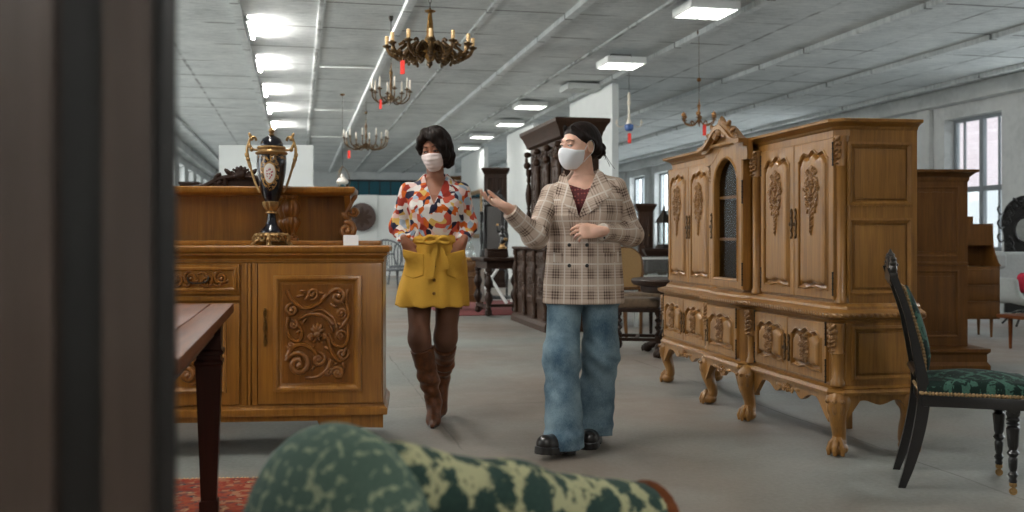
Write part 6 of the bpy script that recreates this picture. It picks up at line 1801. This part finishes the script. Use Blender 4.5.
# ================================================================ woman in checked jacket and blue jeans
O2 = Vector((.35, 5.15, 0))
p2 = thing('person', 'woman in a checked jacket and wide blue jeans gesturing with an open hand', 'person', O2, 0)
hc2 = (-.004,.005,1.55); R2 = rot_head(-56, 3, 2)
sL, eL, wL = (-.145,.0,1.295), (-.232,-.14,1.082), (-.375,-.25,1.222)
sR, eR, wR = (.188,.02,1.335), (.266,.04,1.095), (.085,-.175,1.108)
def torso2(P, g=0): 
    return slabs(P, [(.80,.02,.02,.155,.105),(.92,.02,.02,.16,.11),(1.05,.022,.01,.12,.09),(1.18,.022,-.005,.14,.105),(1.27,.022,.005,.155,.1),(1.33,.026,.02,.13,.08),(1.39,.026,.03,.065,.055)])-g
def jacket0(P):
    d = slabs(P, [(.738,.02,.015,.208,.148),(.85,.02,.015,.203,.144),(.98,.022,.012,.192,.138),(1.08,.022,.008,.184,.133),(1.2,.022,.0,.196,.14),(1.28,.022,.01,.2,.13),(1.33,.026,.02,.178,.108),(1.37,.03,.028,.12,.085),(1.42,.03,.035,.07,.065)], 2.25)
    d = smin(d, rc(P, (.03,.03,1.375), (.185,.02,1.338), .045, .052), .03); d = smin(d, rc(P, (.02,.03,1.36), (-.145,.0,1.297), .045, .052), .03)
    for s in (-1, 1): d = smin(d, el(P, (.022+s*.075,-.085,1.22), (.06,.05,.07)), .05)
    d = smin(d, rc(P, (.025,.045,1.36), (.02,.04,1.435), .066, .062), .02)
    w = .0035*noise3(P*np.array([1,1,.5]), 22, 21)*np.clip((1.25-P[:,2])*4, .25, 1)
    fr = np.where((P[:,0] < .035) & (P[:,1] < 0) & (P[:,2] < 1.19), .004, 0)
    return d-w-fr
def leg_f(pts, rs, seed):
    def f(P):
        d = poly(P, pts, rs, .06)
        z = P[:,2]; w = .004*noise3(P*np.array([1,1,.6]), 24, seed)+.004*np.sin(z*60+3*P[:,0]*20+2*noise3(P, 12, seed))*np.clip(1.2-np.abs(z-.42)/.2, 0, 1)+.004*np.sin(z*75+1.5*noise3(P, 15, seed+1))*np.clip(1-np.abs(z-.12)/.12, 0, 1)
        return d-w
    return f
jl = leg_f(((-.07,.03,.80), (-.1,-.10,.48), (-.092,-.2,.06)), (.092,.084,.1), 41); jr = leg_f(((.105,.03,.80), (.108,.03,.48), (.076,.1,.055)), (.1,.088,.102), 43)
def jeans_f(P):
    a = np.maximum(jl(P), .045+.1*(P[:,1]+.2)-P[:,2]); b_ = np.maximum(jr(P), .04-.12*(P[:,1]-.1)-P[:,2])
    d = smin(a, b_, .012); d = smin(d, slabs(P, [(.74,.02,.015,.185,.125),(.82,.02,.02,.185,.13),(.95,.02,.02,.16,.115)]), .03)
    return d
def body2(P):
    d = head_sdf(loc_(P, hc2, R2)/1.03, .005)*1.03
    d = smin(d, rc(P, (.028,.035,1.36), (.014,.027,1.48), .052, .05), .025)
    d = smin(d, torso2(P), .04); d = smin(d, rc(P, sL, sR, .045, .045), .03)
    d = smin(d, poly(P, (sL, eL, wL), (.046,.038,.025)), .03); d = smin(d, poly(P, (sR, eR, wR), (.046,.038,.025)), .03)
    hL = hand_sdf(P, wL, (-.86,-.4,.34), (-.18,-.42,.9), True, (.22,.28,.34,.42), 1.0, .05, (.85,.42,.25)); d = smin(d, hL, .012)
    hR = hand_sdf(P, wR, (-.97,-.18,-.03), (.05,.9,-.45), False, (.5,.6,.7,.8), 1.0, .05, (.85,.4,.25)); d = smin(d, hR, .012)
    d = smin(d, poly(P, ((-.075,.0,.84), (-.095,-.12,.48), (-.085,-.19,.1)), (.085,.054,.036), .05), .04); d = smin(d, poly(P, ((.105,.03,.84), (.115,.03,.48), (.09,.1,.1)), (.085,.054,.036), .05), .04)
    d = smin(d, rc(P, (-.085,-.19,.09), (-.15,-.26,.06), .034, .026), .03); d = smin(d, rc(P, (.074,.1,.09), (.05,.0,.05), .034, .026), .03)
    far = (np.minimum(hL, hR) > .03) & away(P, wL, .08) & away(P, wR, .07)
    sl_ = np.minimum(poly(P, (sL, eL, wL), (.06,.054,.043), .05), poly(P, (sR, eR, wR), (.058,.056,.043), .05))
    d = inside(d, np.minimum(jacket0(P), sl_+.006), (P[:,2] > .80) & (P[:,2] < 1.36) & far, .008)
    d = inside(d, jeans_f(P), (P[:,2] <= .80) & (P[:,2] > .13), .012)
    return d
S2 = skin('light skin', srgb(218,174,152))
mesh_of('body', solid(body2, (-.6,-.42,-.02), (.36,.2,1.7), .0038), S2, p2)
# dark red lace top
TP = N('dark red patterned knit', .8); vo = TP.n('TexVoronoi', {'Vector': TP.co((1,1,1)), 'Scale': 60, 'Randomness': .3}).outputs['Distance']
TP.col(TP.ramp(vo, [(.25, srgb(142,74,66)), (.4, srgb(84,26,30))])); TP = TP.m
def top_f(P):
    d = smin(torso2(P, .004), rc(P, sL, sR, .05, .05), .03); return np.maximum(np.maximum(d, P[:,2]-1.322-.35*np.abs(P[:,0]-.02)), 1.0-P[:,2])
mesh_of('top', solid(top_f, (-.22,-.16,.98), (.28,.16,1.42), .007), TP, p2)
# jacket cloth: glen check with pale windowpane
PL = N('brown glen check wool', .9, spec=.15); uv = PL.n('SeparateXYZ', {0: PL.tc.outputs['UV']})
def stripes(m, u):
    k = m.math('FRACT', m.math('DIVIDE', u, .108)); fine = m.math('LESS_THAN', m.math('FRACT', m.math('DIVIDE', u, .0145)), .45)
    band = m.math('LESS_THAN', m.math('ABSOLUTE', m.math('SUBTRACT', k, .28)), .21)
    line = m.math('LESS_THAN', m.math('ABSOLUTE', m.math('SUBTRACT', k, .74)), .036); red = m.math('LESS_THAN', m.math('ABSOLUTE', m.math('SUBTRACT', k, .55)), .012)
    return m.math('MULTIPLY', fine, band), band, line, red
au, bu, lu, ru = stripes(PL, uv.outputs[0]); av, bv, lv, rv = stripes(PL, uv.outputs[1])
dk = PL.math('MULTIPLY', PL.math('ADD', au, av), .42); dk = PL.math('ADD', dk, PL.math('MULTIPLY', PL.math('MULTIPLY', bu, bv), .22)); dk = PL.math('MINIMUM', PL.math('ADD', dk, PL.math('MULTIPLY', PL.math('MAXIMUM', ru, rv), .35)), 1)
wv = PL.noise(PL.co((1,1,1)), 500, 2).outputs[0]
c_ = PL.mix(dk, srgb(200,180,164), srgb(72,52,46)); c_ = PL.mix(PL.math('MULTIPLY', PL.math('MAXIMUM', lu, lv), .85), c_, srgb(222,214,204))
PL.col(PL.mix(PL.math('MULTIPLY', wv, .25), c_, srgb(110,90,74))); PL.bump(wv, .2, .001); PL = PL.m
def jacket(P):
    d = jacket0(P); d = smax(d, -vneck(P, -.015, 1.185, .285, .43, .02), .005)
    return np.maximum(np.maximum(d, 1.43-0*P[:,2]-1.43+P[:,2]-1.425+.12*(P[:,1]-.04)), .74-P[:,2])
uvj = uvs_torso(.022, .01)
j_t = bvh(solid(jacket0, (-.28,-.22,.7), (.34,.22,1.46), .008))
ja = mesh_of('jacket', solid(jacket, (-.28,-.22,.7), (.34,.22,1.46), .005), PL, p2, uv=uvj)
def sleeve(pts, rs, seed, cut):
    A = [np.array(p, np.float32) for p in pts]; dv = A[2]-A[1]; dv /= np.linalg.norm(dv)
    def f(P):
        d = poly(P, pts, rs, .05); e = A[1]
        w = .006*noise3(P, 30, seed)+.005*np.sin(((P-e) @ dv)*70+2*noise3(P, 14, seed))*np.exp(-(((P-e)**2).sum(1))/.008)
        return np.maximum(d-w*1.0, (P-A[2]) @ dv-cut)
    lo = np.min(A, 0)-.11; hi = np.max(A, 0)+.11
    return mesh_of('sleeve', solid(f, lo, hi, .005), PL, ja, uv=uvs_arm(pts))
wl2 = tuple(Vector(eL).lerp(Vector(wL), .9)); wr2 = tuple(Vector(eR).lerp(Vector(wR), .93))
sl = sleeve((sL, eL, wl2), (.06,.054,.043), 31, 0); sr = sleeve((sR, eR, wr2), (.058,.056,.043), 33, 0)
rotuv = lambda a: (lambda x, z: (x*cos(a)+z*sin(a), -x*sin(a)+z*cos(a)))
patch('lapel', j_t, [(-.082,1.425),(-.017,1.185),(-.022,1.168),(-.112,1.275),(-.128,1.30),(-.108,1.318),(-.122,1.335),(-.105,1.395)], PL, ja, .005, .006, uvs=rotuv(-.3))
patch('lapel', j_t, [(.092,1.43),(-.012,1.185),(-.012,1.162),(.125,1.27),(.158,1.31),(.135,1.325),(.152,1.35),(.12,1.41)], PL, ja, .007, .006, uvs=rotuv(.4))
patch('pocket_flap', j_t, [(-.165,1.005),(-.095,.998),(-.095,.952),(-.162,.955)], PL, ja, .005, .006, uvs=rotuv(0))
patch('pocket_flap', j_t, [(.085,.998),(.195,1.006),(.194,.954),(.087,.948)], PL, ja, .005, .006, uvs=rotuv(0))
def button(x, z, tree, par, r=.0095):
    h = tree.ray_cast(Vector((x,-1,z)), Vector((0,1,0)))[0]
    if h: B().ell((x, h.y-.002, z), (r,.005,r), None, 12, 6).obj('button', M['ebony'], par, 180)
for x in (-.062,.026):
    for z in (1.04,.936): button(x, z, j_t, ja)
d_ = (Vector(wR)-Vector(eR)).normalized()
for i in range(3):
    c = Vector(eR).lerp(Vector(wR), .80-.07*i)+Vector((-.012,-.045,-.03)); B().ell(c, (.006,.005,.006), None, 10, 6).obj('button', M['ebony'], sr, 180)
# jeans
JE = N('washed blue denim', .85, spec=.2); v = JE.co((1,1,1)); n1 = JE.noise(v, 7, 4).outputs[0]; n2 = JE.noise(JE.co((600,600,90)), 1, 2).outputs[0]
JE.col(JE.ramp(JE.math('MULTIPLY_ADD', n2, .35, JE.math('MULTIPLY', n1, .7)), [(.38, srgb(56,82,100)), (.68, srgb(136,158,168))])); JE.bump(n2, .2, .001); JE = JE.m
mesh_of('jeans', solid(jeans_f, (-.24,-.36,.0), (.26,.26,.98), .0055), JE, p2)
# chunky shoes
SH = plain('black leather', srgb(26,23,22), .3, coat=.3, bump=.15)
def shoe(heel, toe, par, tilt):
    h, t = np.array(heel, np.float32), np.array(toe, np.float32); fx = (t-h)/np.linalg.norm(t-h); L = float(np.linalg.norm(t-h))
    up = np.array([0,0,1.])-fx*fx[2]; up /= np.linalg.norm(up); sd = np.cross(up, fx)
    A = np.array([fx, sd, up], np.float32).T
    def q_(P): return (P-h) @ A
    def up_f(P):
        q = q_(P); d = poly(q, ((.03,0,.055), (L*.5,0,.052), (L-.045,0,.05)), (.038,.042,.043), .03); d = smin(d, rc(q, (.03,0,.05), (.025,0,.12), .04, .042), .03)
        return np.maximum(d-.0015*noise3(q, 50, 3), .032-q[:,2])
    def so_f(P):
        q = q_(P); k = rcs(q, (.032,0,.018), (L-.048,0,.018), .044, .05, (1,1,.0001)); k = np.maximum(k, np.abs(q[:,2]-.018)-.018)
        return np.maximum(k, -(np.maximum(np.abs(q[:,0]-L*.42)-.02, q[:,2]-.008)))
    lo = np.minimum(h, t)-.12; hi = np.maximum(h, t)+.13
    o = mesh_of('shoe', solid(up_f, lo, hi, .005), SH, par); mesh_of('sole', solid(so_f, lo, hi, .005), M['ebony'], o, 40)
    Mx = Matrix((( *fx[:1], sd[0], up[0], h[0]), (fx[1], sd[1], up[1], h[1]), (fx[2], sd[2], up[2], h[2]), (0,0,0,1)))
    b = B(Mx)
    for i in range(4): b.tube([(L*.36+.028*i, -.02, .098-.012*i), (L*.36+.028*i+.005, 0, .104-.012*i), (L*.36+.028*i, .02, .098-.012*i)], .003, 5)
    b.obj('laces', M['ebony'], o, 180)
shoe((-.055,-.15,.0), (-.225,-.345,.035), p2, 0); shoe((.09,.16,.0), (.03,-.085,.0), p2, 0)
# hair drawn back into a low bun
def hair2(P):
    q = loc_(P, hc2, R2)/1.03
    cap = el(q, (0,.022,.034), (.079,.1,.09)); cap = smax(cap, -(.62*q[:,1]+.78*q[:,2]+.006), .015)
    d = smin(cap, el(q, (0,.07,.0), (.066,.05,.07)), .03)
    for s in (-1, 1): d = smin(d, poly(q, ((s*.03,-.062,.092), (s*.066,-.022,.045), (s*.074,.03,.01), (s*.05,.08,-.03)), (.012,.014,.016,.02), .02), .012)
    d = smax(d, -el(q, (-.082,.012,-.008), (.02,.022,.034)), .006); d = smax(d, -el(q, (.082,.012,-.008), (.02,.022,.034)), .006)
    bun = el(q, (0,.125,-.022), (.04,.034,.042))-.003*np.sin(np.arctan2(q[:,2]+.022, q[:,0])*5+q[:,1]*120)
    d = smin(d, bun, .014)
    return (d-strands(q, 34, 1.2, .0006)-.0015*noise3(q, 50, 9))*1.03
ha = mesh_of('hair', solid(hair2, (-.16,-.16,1.42), (.2,.2,1.70), .004), HA, p2)
Mh = Matrix.Translation(hc2) @ Matrix(R2.tolist()).to_4x4(); b = B(Mh)
for i in range(7):
    a = -.6+.2*i; b.tube(spline([(.01*i-.03,.13,-.02),(.012*i-.03,.165+.01*sin(i),-.02-.02*i*.5),(.014*i-.03,.18+.012*cos(i*2),-.05-.012*i)], 4), .0012, 4)
b.obj('loose_strands', HA, ha, 180)
face_bits(p2, hc2, R2, HA, .005, (-.003,0))
MK2 = cloth('white cotton', srgb(232,234,238), .04, 300)
mk = mesh_of('face_mask', solid(mask_f(hc2, R2, False), (-.2,-.18,1.38), (.16,.14,1.6), .0035), MK2, p2); loops(mk, hc2, R2, MK2)
